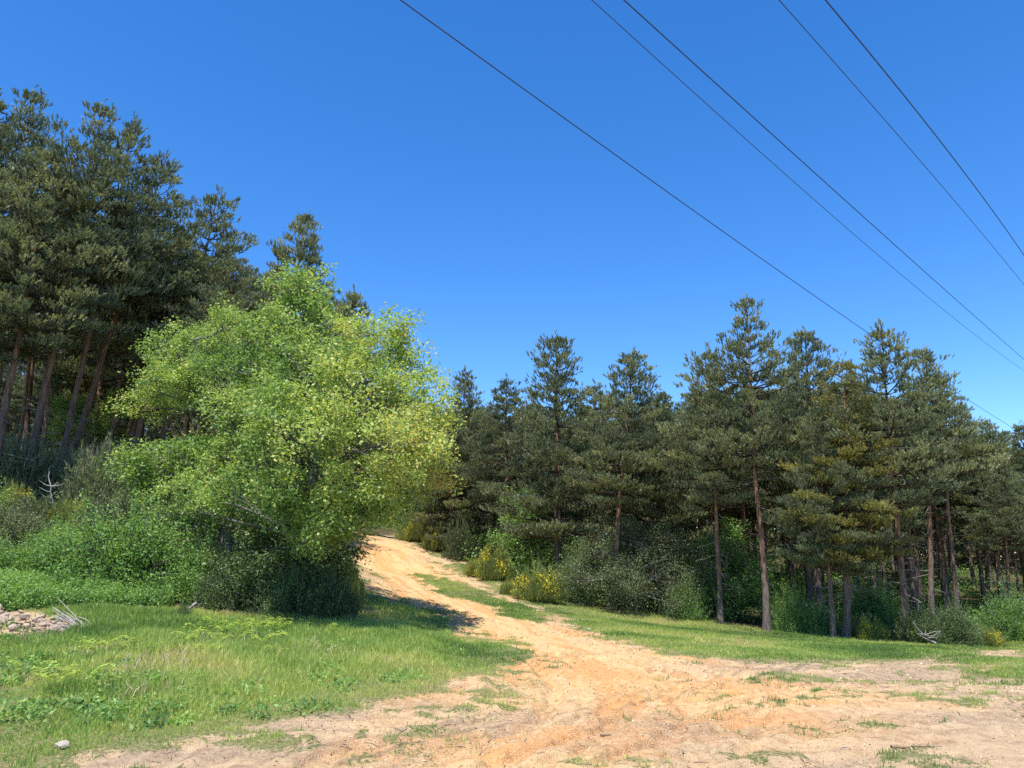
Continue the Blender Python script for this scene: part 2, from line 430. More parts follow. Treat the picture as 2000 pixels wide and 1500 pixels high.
def groundmat():
    m, n, l = newmat('ground_soil_and_turf')
    def attr(k):
        a = n.new('ShaderNodeAttribute'); a.attribute_name = k; return a.outputs['Fac']
    tc = n.new('ShaderNodeTexCoord')
    def noise(sc, det=5, rough=0.6, stretch=None):
        no = n.new('ShaderNodeTexNoise'); no.inputs['Scale'].default_value = sc; no.inputs['Detail'].default_value = det; no.inputs['Roughness'].default_value = rough
        if stretch:
            mp = n.new('ShaderNodeMapping'); mp.inputs['Scale'].default_value = stretch[0]; mp.inputs['Rotation'].default_value = (0, 0, stretch[1])
            l.new(tc.outputs['Object'], mp.inputs[0]); l.new(mp.outputs[0], no.inputs['Vector'])
        else:
            l.new(tc.outputs['Object'], no.inputs['Vector'])
        return no.outputs['Fac']
    def mix(f, a, b, bt='MIX'):
        x = n.new('ShaderNodeMix'); x.data_type = 'RGBA'; x.blend_type = bt
        if isinstance(f, float): x.inputs[0].default_value = f
        else: l.new(f, x.inputs[0])
        for s_, v in ((6, a), (7, b)):
            if isinstance(v, tuple): x.inputs[s_].default_value = (*v, 1)
            else: l.new(v, x.inputs[s_])
        return x.outputs[2]
    nA, nB, nC = noise(0.7), noise(9, 6, 0.7), noise(60, 3, 0.6)
    nS = noise(1.6, 6, 0.65, ((0.35, 2.2, 1), R(-18)))
    pale = ramp(n, [(0.25, (0.18, 0.125, 0.08)), (0.45, (0.34, 0.245, 0.155)), (0.7, (0.48, 0.36, 0.235))]); l.new(nB, pale.inputs[0])
    oran = ramp(n, [(0.25, (0.35, 0.19, 0.075)), (0.48, (0.56, 0.335, 0.145)), (0.75, (0.68, 0.455, 0.22))]); l.new(nB, oran.inputs[0])
    stv = attr('streak')
    red = ramp(n, [(0.36, (1, 1, 1)), (0.50, (0, 0, 0))]); l.new(stv, red.inputs[0])
    d1 = mix(attr('orange'), pale.outputs[0], oran.outputs[0])
    rm = n.new('ShaderNodeMath'); rm.operation = 'MULTIPLY'; l.new(red.outputs[0], rm.inputs[0]); l.new(attr('orange'), rm.inputs[1])
    rm2 = n.new('ShaderNodeMath'); rm2.operation = 'MULTIPLY'; l.new(rm.outputs[0], rm2.inputs[0]); rm2.inputs[1].default_value = 0.55
    d2 = mix(rm2.outputs[0], d1, (0.60, 0.27, 0.10))
    # rut bottoms are fresher, paler soil; fine dark crumbs
    ab = ramp(n, [(0.36, (0.42, 0.34, 0.27)), (0.46, (1, 1, 1))]); l.new(nC, ab.inputs[0])
    d3 = mix(0.6, d2, ab.outputs[0], 'MULTIPLY')
    lt = ramp(n, [(0.46, (0, 0, 0)), (0.60, (1, 1, 1))]); l.new(stv, lt.inputs[0])
    l2 = n.new('ShaderNodeMath'); l2.operation = 'MULTIPLY'; l.new(lt.outputs[0], l2.inputs[0]); l2.inputs[1].default_value = 0.34
    inv = d3
    d3 = mix(l2.outputs[0], inv, (0.66, 0.47, 0.26))
    nT = noise(28, 5, 0.75)
    turf = ramp(n, [(0.36, (0.10, 0.09, 0.04)), (0.48, (0.16, 0.17, 0.06)), (0.56, (0.24, 0.215, 0.10)), (0.68, (0.42, 0.33, 0.20))]); l.new(nT, turf.inputs[0])
    litter = ramp(n, [(0.3, (0.035, 0.028, 0.018)), (0.5, (0.09, 0.065, 0.04)), (0.7, (0.12, 0.12, 0.045))]); l.new(nB, litter.inputs[0])
    g = mix(attr('meadow'), litter.outputs[0], turf.outputs[0])
    # break up the edge with fine noise
    e1 = n.new('ShaderNodeMath'); e1.operation = 'MULTIPLY_ADD'; l.new(nT, e1.inputs[0]); e1.inputs[1].default_value = 1.7
    e0 = n.new('ShaderNodeMath'); e0.operation = 'SUBTRACT'; l.new(attr('dirt'), e0.inputs[0]); e0.inputs[1].default_value = 0.85
    l.new(e0.outputs[0], e1.inputs[2])
    es = ramp(n, [(0.38, (0, 0, 0)), (0.62, (1, 1, 1))]); l.new(e1.outputs[0], es.inputs[0])
    colr = mix(es.outputs[0], g, d3)
    pb = n.new('ShaderNodeBsdfPrincipled'); pb.inputs['Roughness'].default_value = 0.95; pb.inputs['Specular IOR Level'].default_value = 0.1
    l.new(colr, pb.inputs['Base Color'])
    ad = n.new('ShaderNodeMath'); ad.operation = 'ADD'; l.new(nB, ad.inputs[0]); l.new(nC, ad.inputs[1])
    bp = n.new('ShaderNodeBump'); bp.inputs['Strength'].default_value = 0.7; bp.inputs['Distance'].default_value = 0.05
    l.new(ad.outputs[0], bp.inputs['Height']); l.new(bp.outputs[0], pb.inputs['Normal'])
    o = n.new('ShaderNodeOutputMaterial'); l.new(pb.outputs[0], o.inputs[0])
    return m
M['ground'] = groundmat()

# ------------------------------------------------------------------ ground sheet (polar grid, dense where near)
def relief(x, y, dirt):
    r = np.hypot(x, y)
    near = sstep(70, 30, r)
    z = (fbm(x * 0.4, y * 0.4, 5) - 0.5) * 0.14 + (fbm(x * 2.6, y * 2.6, 6) - 0.5) * 0.03
    z = z + dirt * near * ((fbm(x * 7, y * 7, 7, 4) - 0.5) * 0.05)
    z = z + (1 - dirt) * 0.05
    return z
def build_ground():
    a = np.concatenate([np.linspace(-40, 40, 561), np.linspace(45, 315, 55)])
    rr = np.concatenate([[0.4, 1.5, 3.0], np.exp(np.linspace(math.log(4.5), math.log(60), 760)), np.exp(np.linspace(math.log(64), math.log(4000), 50))])
    A, RR = np.meshgrid(R(1) * a, rr)
    x = (np.sin(A) * RR).ravel(); y = (np.cos(A) * RR).ravel()
    dirt, meadow, orange = masks(x, y)
    z = hbase(x, y) + relief(x, y, dirt) + ruts(x, y) * dirt * (np.hypot(x, y) < 60)
    V = np.stack([x, y, z], 1)
    na, nr = len(a), len(rr)
    i = np.arange(nr - 1)[:, None] * na; j = np.arange(na)[None]; j2 = (j + 1) % na
    Fq = np.stack([i + j, i + j2, i + na + j2, i + na + j], -1).reshape(-1, 4)
    V = np.vstack([V, [[0, 0, hz(0, 0)]]])
    c = len(V) - 1
    Ft = np.stack([np.full(na, c), (np.arange(na) + 1) % na, np.arange(na)], 1)
    me = mesh_np('ground', V, [Fq, Ft], {'dirt': np.append(dirt, 1), 'meadow': np.append(meadow, 0), 'orange': np.append(orange, 0), 'streak': np.append(streak(x, y), 0.5)}, [M['ground']], True)
    return tag(link('ground', me), kind='structure')
build_ground()
def gz(x, y):
    x = np.atleast_1d(np.asarray(x, float)); y = np.atleast_1d(np.asarray(y, float))
    d, _, _ = masks(x, y)
    return hbase(x, y) + relief(x, y, d) + ruts(x, y) * d

# ------------------------------------------------------------------ trees
def pine_variant(seed, H=13.0, cb=0.4, Rm=2.5, dens=1.0, layered=0.0, mat='pine', r0=0.17, droop=0.0):
    rng = np.random.default_rng(seed)
    T = Tubes()
    nz = 18
    zs = np.linspace(0, H, nz)
    wx = np.cumsum(rng.normal(0, 0.035, nz)) * (zs > 0.5); wy = np.cumsum(rng.normal(0, 0.035, nz)) * (zs > 0.5)
    tr = np.stack([wx, wy, zs], 1)
    rad = r0 * (1 - 0.93 * (zs / H) ** 1.1); rad[0] *= 1.6; rad[1] *= 1.06
    base_pts = tr.copy(); base_pts[0, 2] = -0.5
    T.add(base_pts, rad, 10, 0.5)
    def trunk_at(z):
        return np.array([np.interp(z, zs, wx), np.interp(z, zs, wy), z])
    P, A, TT = [], [], []
    z = cb * H
    while z < H - 0.25:
        t = (z - cb * H) / (H - cb * H)
        prof = ((1 - t) ** 0.82) * min(1.0, 0.6 + t * 2.2) * 1.12
        nb = rng.integers(4, 7)
        amp = 1.0 if layered == 0 else (1.0 - layered * 0.6 * (rng.random() < 0.45))
        az0 = rng.uniform(0, 6.28)
        wt = rng.normal(0, 0.12)
        for b in range(nb):
            az = az0 + b * 6.283 / nb + rng.normal(0, 0.3)
            L = Rm * prof * amp * rng.uniform(0.55, 1.2) + 0.28 * (1 - t) + 0.04
            el = R(-12 - 18 * droop) + R(58) * t ** 1.3 + rng.normal(0, 0.13)
            m_ = 6
            s = np.linspace(0, 1, m_)
            h = np.array([math.cos(az), math.sin(az), 0])
            sidev = np.array([-math.sin(az), math.cos(az), 0])
            bend = rng.normal(0, 0.12)
            curve = trunk_at(z)[None] + h[None] * (L * s * math.cos(el))[:, None] + sidev[None] * (bend * L * s ** 2)[:, None]
            curve[:, 2] += L * math.sin(el) * s + 0.22 * L * s ** 2.5
            T.add(curve, np.linspace(max(0.012, 0.016 * L + 0.012), 0.007, m_), 4, 0.2)
            nsub = max(3, int(L * 5.0 * dens))
            bt = rng.uniform(-0.10, 0.10) + wt
            for q in range(nsub):
                u = rng.uniform(0.3, 1.0) if q else 1.0
                p0 = np.array([np.interp(u, s, curve[:, k]) for k in range(3)])
                ang = az + rng.choice([-1, 1]) * rng.uniform(0.3, 1.2)
                l2 = L * 0.36 * rng.uniform(0.5, 1.1) * (1.15 - 0.6 * u) + 0.10
                d = unit(np.array([math.cos(ang), math.sin(ang), rng.uniform(0.0, 0.45)]))
                if q == 0: d = unit(h + np.array([0, 0, 0.4]))
                p1 = p0 + d * l2
                if l2 > 0.2: T.add([p0, p1], [0.009, 0.004], 3, 0.2)
                # a puff of upright shoots round the end of the side branch
                k = max(4, int(rng.integers(9, 17) * dens * (1 - 0.6 * t ** 2)))
                pts = p0[None] + d[None] * (l2 * rng.uniform(0.45, 1.1, k))[:, None] + rng.normal(0, 1, (k, 3)) * np.array([0.13, 0.13, 0.05]) * (1 - 0.45 * t ** 2)
                ax = unit(d[None] * 0.55 + (pts - p1) * 1.2 + rng.normal(0, 0.28, (k, 3)) + np.array([0, 0, 1.0 - 0.5 * droop]))
                P.append(pts); A.append(ax)
                TT.append(0.42 + bt + rng.normal(0, 0.10) + rng.normal(0, 0.05, k))
        z += rng.uniform(0.32, 0.55) / dens ** 0.3
    # leader
    k = 12
    zz_ = rng.uniform(-1.3, 0.3, k)
    P.append(trunk_at(H)[None] + np.stack([rng.normal(0, 0.07, k) * (1 - zz_), rng.normal(0, 0.07, k) * (1 - zz_), zz_], 1))
    A.append(unit(rng.normal(0, 0.35, (k, 3)) + np.array([0, 0, 1.0]))); TT.append(np.full(k, 0.55))
    # dead snags below the crown
    nd = int(16 + 10 * rng.random())
    for q in range(nd):
        zz = rng.uniform(0.12, cb + 0.12) * H
        az = rng.uniform(0, 6.28); L = rng.uniform(0.3, 1.5)
        p0 = trunk_at(zz); d = np.array([math.cos(az), math.sin(az), rng.uniform(-0.35, 0.25)])
        c = np.array([p0 + d * L * s_ + np.array([0, 0, -0.12 * L * s_ ** 2]) + rng.normal(0, 0.03, 3) * s_ for s_ in np.linspace(0, 1, 5)])
        T.add(c, np.linspace(0.017, 0.005, 5), 3, 1.0)
        for w_ in range(2):
            i0 = rng.integers(2, 4); T.add([c[i0], c[i0] + rng.normal(0, 0.22, 3)], [0.006, 0.003], 3, 1.0)
    P = np.vstack(P); A = np.vstack(A); TT = np.concatenate(TT)
    per = 13
    V, Ft = needles(P, A, rng, per, 0.12, 0.036, 0.20, 0.62)
    tint = np.repeat(TT, per * 3) + np.repeat(rng.normal(0, 0.05, len(TT) * per), 3)
    crown = mesh_np('pine_crown', V, Ft, {'tint': np.clip(tint, 0, 1)}, [M[mat]], False)
    trunk = T.mesh('pine_trunk', M['bark'])
    return dict(H=H, trunk=trunk, crown=crown, n=len(P))

PV = [pine_variant(1, 13, 0.22, 2.5), pine_variant(2, 13, 0.34, 2.4, 1.0), pine_variant(3, 14, 0.40, 2.7, 1.05),
      pine_variant(4, 12, 0.20, 2.5, 0.95, 0.9), pine_variant(5, 14, 0.45, 2.3, 1.0), pine_variant(6, 13, 0.30, 2.8, 1.1, 0.5),
      pine_variant(7, 13, 0.30, 2.6, 1.0, 0.6, 'pine_olive', 0.18, 1.0), pine_variant(8, 11, 0.12, 2.3, 1.0, 0.3), pine_variant(9, 14, 0.56, 2.2, 1.0),
      pine_variant(10, 16, 0.48, 3.0, 0.85, 0.8, r0=.15), pine_variant(11, 15, 0.42, 2.8, 0.9, 0.7, r0=.15), pine_variant(12, 15, 0.55, 2.4, 0.85, 0.6, r0=.14)]
print('tufts', [v['n'] for v in PV])

def place_tree(name, v, base, top, label, cat, group=None, width=1.0, spin=None, rng=random.Random(5)):
    b = Vector(base); t = Vector(top)
    ax = t - b
    q = Vector((0, 0, 1)).rotation_difference(ax.normalized())
    k = ax.length / v['H']
    e = link(name, None)
    e.rotation_mode = 'QUATERNION'
    e.location = b
    e.rotation_quaternion = q @ Quaternion((0, 0, 1), rng.uniform(0, 6.28) if spin is None else spin)
    e.scale = (k * width, k * width, k)
    tag(e, label, cat, group)
    link('trunk', v['trunk'], e); link('crown', v['crown'], e)
    return e
FRONT = []
def pine(vi, bx, Y, tx, ty, label, width=1.0, group='pines along the forest edge', name='pine_tree', spin=None):
    # base stands in the image column bx at depth Y; the tree top is at pixel (tx, ty)
    z = 0.0
    for _ in range(6):
        # world x such that the point (x, Y, z) projects to column bx
        depth = Y * cp + (z - EYE) * sp
        x = (bx - 1000.0) / F * depth
        z = hz(x, Y)
    top = at(tx, ty, Y)
    FRONT.append((bx, Y, label, x))
    return place_tree(name, PV[vi], (x, Y, z), top, label, 'pine tree', group, width, spin)

# right-hand forest edge
pine(0, 905, 45, 910, 725, 'dark pine rising just right of the yellow-green oak crown, beyond the road', 1.0)
pine(1, 988, 40, 988, 740, 'rounded pine between the oak side pine and the tall tiered pine', 1.15)
pine(3, 1092, 34, 1095, 652, 'tiered pine with separate branch layers behind the large yellow broom', 1.1)
pine(1, 1165, 38, 1160, 752, 'low pine filling the gap right of the tiered pine', 1.2)
pine(2, 1190, 30.5, 1230, 690, 'pine with leaning bare trunk behind the grey-green thicket', 1.1)
pine(7, 1300, 33, 1292, 768, 'shorter bushy pine left of the tallest right-hand pine pair', 1.1)
pine(10, 1407, 29, 1375, 682, 'pine with slim reddish trunk beside the tallest pine of the right edge', 1.0)
pine(9, 1497, 27.5, 1450, 588, 'tallest pine of the right edge with grey trunk on the grass rim', 1.12)
pine(4, 1606, 31, 1575, 655, 'dark-trunked pine just behind the olive pine', 1.1)
pine(6, 1650, 26.3, 1632, 706, 'olive-yellow pine with drooping tiered boughs at the grass edge', 1.0, spin=0.6)
pine(5, 1628, 26.0, 1600, 800, 'thick flaky orange trunk pine paired with the olive pine', 0.9)
pine(10, 1769, 26.2, 1718, 640, 'tall pine with broad crown touching the lowest power cable', 1.2)
pine(11, 1822, 31, 1800, 690, 'rounded pine right of the cable-touching pine', 1.15)
pine(8, 1872, 31, 1826, 728, 'pine sloping down the right shoulder of the tall group', 0.85)
pine(8, 1925, 38, 1885, 842, 'slim orange pine in the gap at the right shoulder', 1.1)
pine(8, 1955, 41, 1920, 822, 'small pine with pointed tip near the right picture edge', 1.1)
pine(4, 2010, 42, 1965, 846, 'pine under the falling cable at the right picture edge', 1.1)
pine(2, 2060, 40, 2005, 830, 'rightmost pine of the forest, cut by the picture edge', 1.2)
pine(4, 1710, 30, 1690, 850, 'small lower pine between the olive pine and the cable-touching pine', 1.1)
pine(4, 1975, 33, 1950, 900, 'bushy low pine in front of the right-end pines', 1.1)
pine(7, 860, 47, 862, 850, 'lower pine half hidden behind the oak crown by the road', 1.2)
pine(7, 1050, 42, 1045, 790, 'small pine in the dip between two taller pines', 1.2)
# left-hand forest
LG = 'tall pines above the left bank'
pine(9, 42, 26.5, 205, 218, 'tall leaning pine with grey trunk and highest full crown on left', 1.0, LG)
pine(11, 100, 28, 270, 246, 'pine whose second tip pokes out right of the leaning pine', 0.9, LG)
pine(9, -90, 29, 72, 192, 'pine top second from the left picture edge', 1.0, LG)
pine(10, -150, 28, 2, 183, 'leftmost pine top, cut by the left picture edge', 1.1, LG)
pine(10, -30, 25.5, 95, 292, 'nearest left pine with wide olive-lit crown hanging low', 1.15, LG)
pine(10, -160, 24.5, -20, 320, 'pine low at the left edge with drooping boughs', 1.2, LG)
pine(11, 110, 30, 330, 320, 'dark pine stacked on the right flank of the leaning pine', 1.1, LG)
pine(10, 290, 33, 412, 374, 'broad pine left of the lone slender pine top', 1.15, LG)
pine(11, 240, 31, 350, 450, 'pine filling the slope under the broad left pine', 1.1, LG)
pine(5, 520, 38, 587, 424, 'pine top standing alone above the oak', 0.85, LG)
pine(10, 430, 36, 490, 520, 'lower pine between the broad pine and the lone top', 1.2, LG)
pine(7, 600, 50, 686, 572, 'small pine tip peeping right behind the oak top', 1.0, LG)
pine(11, 330, 29, 410, 560, 'dark lower pine behind the left part of the oak', 1.0, LG)
pine(11, 203, 31, 262, 560, 'slim dark trunk pine right of the gap with bright leaves', 0.95, LG)
pine(11, 160, 33, 225, 480, 'straight dark trunk pine in the middle of the left stand', 0.95, LG)
pine(11, 70, 29, 130, 420, 'pine with reddish trunk beside the leaning pine', 0.9, LG)
pine(11, 20, 31, 100, 450, 'reddish trunk pine at far left inside the stand', 0.9, LG)

pine(1, 560, 46, 640, 560, 'dark pine just behind the oak top, right of the lone pine', 1.1, LG)

# trees deeper in the forest
prof_px = [-400, 0, 150, 300, 400, 500, 560, 640, 700, 860, 950, 1050, 1150, 1300, 1400, 1500, 1600, 1700, 1850, 1875, 2000, 2400]
prof_py = [250, 300, 330, 450, 500, 560, 600, 680, 740, 800, 800, 800, 800, 800, 760, 760, 760, 760, 800, 850, 875, 890]
EDGE = poly_world([(-700, 1000), (-100, 985), (300, 985), (470, 1000)])
rngb = random.Random(11)
placed = []
def project(x, y, z):
    d = y * cp + (z - EYE) * sp
    return 1000 + F * x / d, 750 - F * ((z - EYE) * cp - y * sp) / d
cnt = 0
tries = 0
while cnt < 240 and tries < 6000:
    tries += 1
    ang = rngb.uniform(-42, 44) if cnt > 70 else rngb.uniform(19, 42); Yr = rngb.uniform(29, 84) if rngb.random() < 0.75 else rngb.uniform(29, 50)
    x = math.tan(R(ang)) * Yr; y = Yr
    g = hz(x, y)
    px, py = project(x, y, g)
    if px < 560:
        if y < 31: continue
    else:
        # keep the road corridor free, keep out of the meadow
        if px < 860 and y < 66: continue
        if px < 1150 and y < 40: continue
        if y < 31.5: continue
    if px > 1700 and y > 60 and rngb.random() < 0.3: continue
    if any((x - a) ** 2 + (y - b) ** 2 < 2.2 ** 2 for a, b in placed): continue
    if any(abs(x - f[3]) < 1.0 and abs(y - f[1]) < 1.5 for f in FRONT): continue
    Hh = rngb.uniform(11, 15.5)
    ly = np.interp(px, prof_px, prof_py)
    ztop = at(px, ly, y)[2]
    Hh = min(Hh, ztop - g)
    if Hh < 4.5: continue
    placed.append((x, y))
    near_ = min(FRONT, key=lambda f: abs(f[0] - px))
    side = 'left-hand' if px < 640 else 'right-hand'
    row = 'just behind' if y < 42 else ('well behind' if y < 60 else 'far behind')
    vi = rngb.choice([1, 2, 4, 4, 5]) if y < 50 else rngb.choice([0, 1, 2, 5, 4])
    if (px > 1520 or px < 420) and rngb.random() < 0.85: vi = rngb.choice([8, 11])
    if px < 640 and rngb.random() < 0.15: continue
    if Hh < 8: vi = 7 if px < 1520 else rngb.choice([8, 4])
    place_tree('pine_tree', PV[vi], (x, y, g), (x + rngb.uniform(-.4, .4), y + rngb.uniform(-.4, .4), g + Hh),
               f'slim forest pine {row} the ' + ' '.join(near_[2].split()[:9]), 'pine tree', f'{side} inner forest pines {row} the ' + ' '.join(near_[2].split()[:9]),
               rngb.uniform(1.0, 1.3) * (13.0 / max(Hh, 8)) ** 0.3)
    cnt += 1
print('inner pines', cnt, tries)

# ------------------------------------------------------------------ broadleaf trees
def leafy_tree(name, trunk_px, Y, lobes, seed, label, cat, mat, leaf=0.082, per=74, cr=0.17, density=1.0, tint_bias=0.0, r0=0.16, group=None, right_tint=0.0, stems=1):
    rng = np.random.default_rng(seed)
    z = 0
    for _ in range(6):
        x = (trunk_px - 1000.0) / F * (Y * cp + (z - EYE) * sp); z = hz(x, Y)
    base = np.array([x, Y, z])
    T = Tubes()
    C, N, TT = [], [], []
    L3 = []
    for (px, py, rp, dY) in lobes:
        c = at(px, py, Y + dY); r = rp / F * (Y + dY)
        L3.append((c, r))
    zc = np.mean([c[2] for c, r in L3])
    allc = np.array([c for c, r in L3])
    topc = allc[np.argmax(allc[:, 2])]
    # trunk(s)
    stem_pts = []
    for s_ in range(stems):
        t = np.linspace(0, 1, 9)
        tip = topc + rng.normal(0, 0.5, 3)
        off = rng.normal(0, 0.25, 3) * (s_ > 0); off[2] = 0
        mid = base + off + (tip - base) * 0.45 + np.array([rng.normal(0, .3), rng.normal(0, .3), 0.6])
        pts = (1 - t)[:, None] ** 2 * (base + off) + 2 * ((1 - t) * t)[:, None] * mid + (t ** 2)[:, None] * tip
        pts[:, :2] += np.cumsum(rng.normal(0, 0.06, (9, 2)), 0) * (t > 0.05)[:, None]
        b2 = pts.copy(); b2[0, 2] -= 0.5
        T.add(b2, r0 * (1 - 0.9 * t ** 0.8) * (1.3 - 0.3 * np.minimum(1, t * 6)), 9)
        stem_pts.append(pts)
    sp_ = np.vstack([p[2:] for p in stem_pts])
    for (c, r) in L3:
        # limb from the stem to the lobe
        cand = sp_[sp_[:, 2] < c[2] - 0.1]
        if len(cand) == 0: cand = sp_[:2]
        p0 = cand[np.argmin(np.linalg.norm(cand - c, axis=1) + 0.5 * np.abs(cand[:, 2] - (c[2] - 0.8 * r)))]
        t = np.linspace(0, 1, 6)[:, None]
        mid = (p0 + c) / 2 + rng.normal(0, 0.2, 3) + np.array([0, 0, 0.15])
        pts = (1 - t) ** 2 * p0 + 2 * (1 - t) * t * mid + t ** 2 * c
        T.add(pts, np.linspace(0.035 + 0.022 * r, 0.018, 6), 6)
        # boughs: every lobe is a few flattish sprays with gaps between them
        nb = int(7 * r * r * density) + 3
        ub = unit(rng.normal(size=(nb, 3)))
        ub[:, 2] = np.where(ub[:, 2] < -0.3, -ub[:, 2], ub[:, 2])
        bc = c + ub * (r * rng.uniform(0.35, 1.0, nb) ** 0.7)[:, None] * np.array([1, 1.15, 0.9])
        ks = rng.integers(3, 8, nb)
        pc = np.repeat(bc, ks, 0)
        nc = len(pc)
        pc = pc + rng.normal(0, 1, (nc, 3)) * np.array([0.26, 0.26, 0.19])
        pc = pc + (pc - c) * 0.12
        u = unit(pc - c)
        lb = rng.normal(0, 0.09)
        for i in range(nc):
            if i % 2 == 0:
                s0 = pts[rng.integers(3, 6)]
                mm = (s0 + pc[i]) / 2 + rng.normal(0, 0.06, 3)
                T.add([s0, mm, pc[i]], [0.016, 0.010, 0.004], 3)
        C.append(pc); N.append(u)
        TT.append(0.38 + lb + rng.normal(0, 0.09, nc) + tint_bias + right_tint * (pc[:, 0] - base[0]))
    C = np.vstack(C); N = np.vstack(N); TT = np.concatenate(TT)
    k = len(C)
    P = C[:, None] + np.clip(rng.normal(0, 1, (k, per, 3)), -1.7, 1.7) * np.array([cr, cr, cr * 0.85]) * rng.uniform(0.6, 1.2, (k, 1, 1))
    P = P.reshape(-1, 3)
    V, Fq = leaves(P, leaf, rng, 0.5, 0.62)
    tint = np.repeat(TT, per * 4) + np.repeat(rng.normal(0, 0.11, k * per), 4)
    e = link(name, None); e.location = base
    tag(e, label, cat, group)
    V = V - base
    cm = mesh_np(name + '_crown', V, Fq, {'tint': np.clip(tint, 0, 1)}, [M[mat]])
    Vt, Ft, tt = T.arrays()
    tm = mesh_np(name + '_trunk', Vt - base, Ft, {'tint': tt}, [M['oakbark']], True)
    link('trunk', tm, e); link('crown', cm, e)
    print(name, k * per)
    return e

oak_l = [(675, 1030, 32, -1), (810, 930, 50, -1), (835, 935, 28, 0), (620, 1075, 40, -1), (460, 985, 55, 0), (390, 1000, 45, .5), (560, 1000, 55, -1), (780, 985, 40, 0), (600, 575, 45, 0), (590, 630, 70, .5), (540, 690, 80, -1), (655, 655, 75, -.8), (705, 690, 70, .8), (480, 730, 70, -.5), (600, 740, 85, -2), (690, 770, 90, -2.2),
         (760, 740, 60, 1), (790, 655, 22, .5), (785, 690, 25, .5), (825, 735, 26, .6), (795, 790, 65, -.5), (832, 830, 48, .5), (790, 870, 80, -1.5), (700, 880, 90, -3), (610, 850, 80, -3.2),
         (530, 820, 80, -2.5), (825, 890, 42, -.5), (750, 950, 60, -2), (660, 970, 65, -2.6), (580, 950, 60, -2.5), (710, 1000, 38, -2), (640, 1030, 45, -2), (520, 900, 60, -2),
         (600, 720, 90, 2.2), (700, 820, 90, 2.5), (560, 860, 90, 2.2), (760, 880, 70, 2.2), (650, 930, 70, 1), (735, 1000, 25, -1), (560, 1010, 40, -1.8)]
leafy_tree('oak_tree', 604, 20.0, oak_l, 21, 'largest oak in fresh yellow-green leaf beside the uphill dirt road', 'oak tree', 'oak', right_tint=0.05, tint_bias=-0.02, r0=0.14, stems=2, density=0.72)
oak2 = [(435, 640, 35, 0), (400, 690, 65, 0), (340, 710, 55, .5), (320, 770, 55, -.5), (380, 770, 70, -1), (450, 760, 70, -.8), (290, 800, 40, 0), (460, 840, 65, -1), (500, 780, 60, 1),
        (350, 800, 60, 1.5), (420, 690, 60, 1.8), (490, 880, 55, 0)]
leafy_tree('oak_tree', 440, 24.5, oak2, 22, 'oak with twin rounded lobes left of and behind the largest oak', 'oak tree', 'oak', tint_bias=-0.05, density=0.9)
oak3 = [(315, 900, 45, 0), (290, 930, 48, -.5), (268, 950, 28, 0), (340, 950, 50, 0), (390, 915, 50, .5), (420, 950, 50, -.4), (315, 985, 35, -.5), (370, 990, 38, 0), (440, 890, 45, 0)]
leafy_tree('oak_tree', 395, 22.5, oak3, 23, 'low pale green oak branches spreading left above the bank bush', 'oak tree', 'oak', tint_bias=-0.12, r0=0.1)
leafy_tree('oak_sapling', 150, 33, [(140, 800, 40, 0), (170, 850, 50, 0), (120, 850, 40, 0), (230, 830, 45, 0), (210, 870, 40, 1), (250, 800, 30, 1)], 24,
           'bright green sapling glimpsed between the dark left trunks', 'young tree', 'oak', tint_bias=-0.05, r0=0.06)
leafy_tree('oak_sapling', 1040, 37, [(1020, 1000, 40, 0), (1050, 1030, 45, 0), (1000, 1050, 40, 0), (1040, 980, 30, 0), (1070, 1060, 35, 0)], 25,
           'deep green young broadleaf tree behind the yellow brooms', 'young tree', 'bush', tint_bias=0.05, r0=0.06, density=0.8)
leafy_tree('oak_sapling', 1440, 31, [(1430, 1090, 40, 0), (1450, 1140, 50, -.3), (1430, 1180, 45, -.5), (1470, 1180, 30, 0), (1420, 1060, 30, .5)], 26,
           'rounded green tree bush between the slim and the tallest edge pines', 'young tree', 'bush', tint_bias=0.0, r0=0.05)
leafy_tree('oak_sapling', 545, 20.6, [(540, 1060, 50, 0), (480, 1040, 50, 0), (590, 1080, 50, .5), (635, 1090, 42, .5), (500, 1110, 60, -.5), (570, 1140, 60, -.5), (625, 1150, 48, -.3), (420, 1020, 50, 1)], 27,
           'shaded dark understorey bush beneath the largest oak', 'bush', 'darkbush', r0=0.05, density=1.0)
leafy_tree('oak_sapling', 1240, 30, [(1150, 1130, 50, 0), (1210, 1140, 60, 0), (1280, 1130, 60, 0), (1340, 1150, 45, 0), (1180, 1080, 50, .5), (1260, 1070, 55, .5), (1320, 1090, 40, .5), (1230, 1180, 40, -.5), (1310, 1185, 35, -.4)], 28,
           'grey-green thicket at the forest edge right of the largest broom', 'thicket', 'greybush', r0=0.05, density=1.0, leaf=0.055)

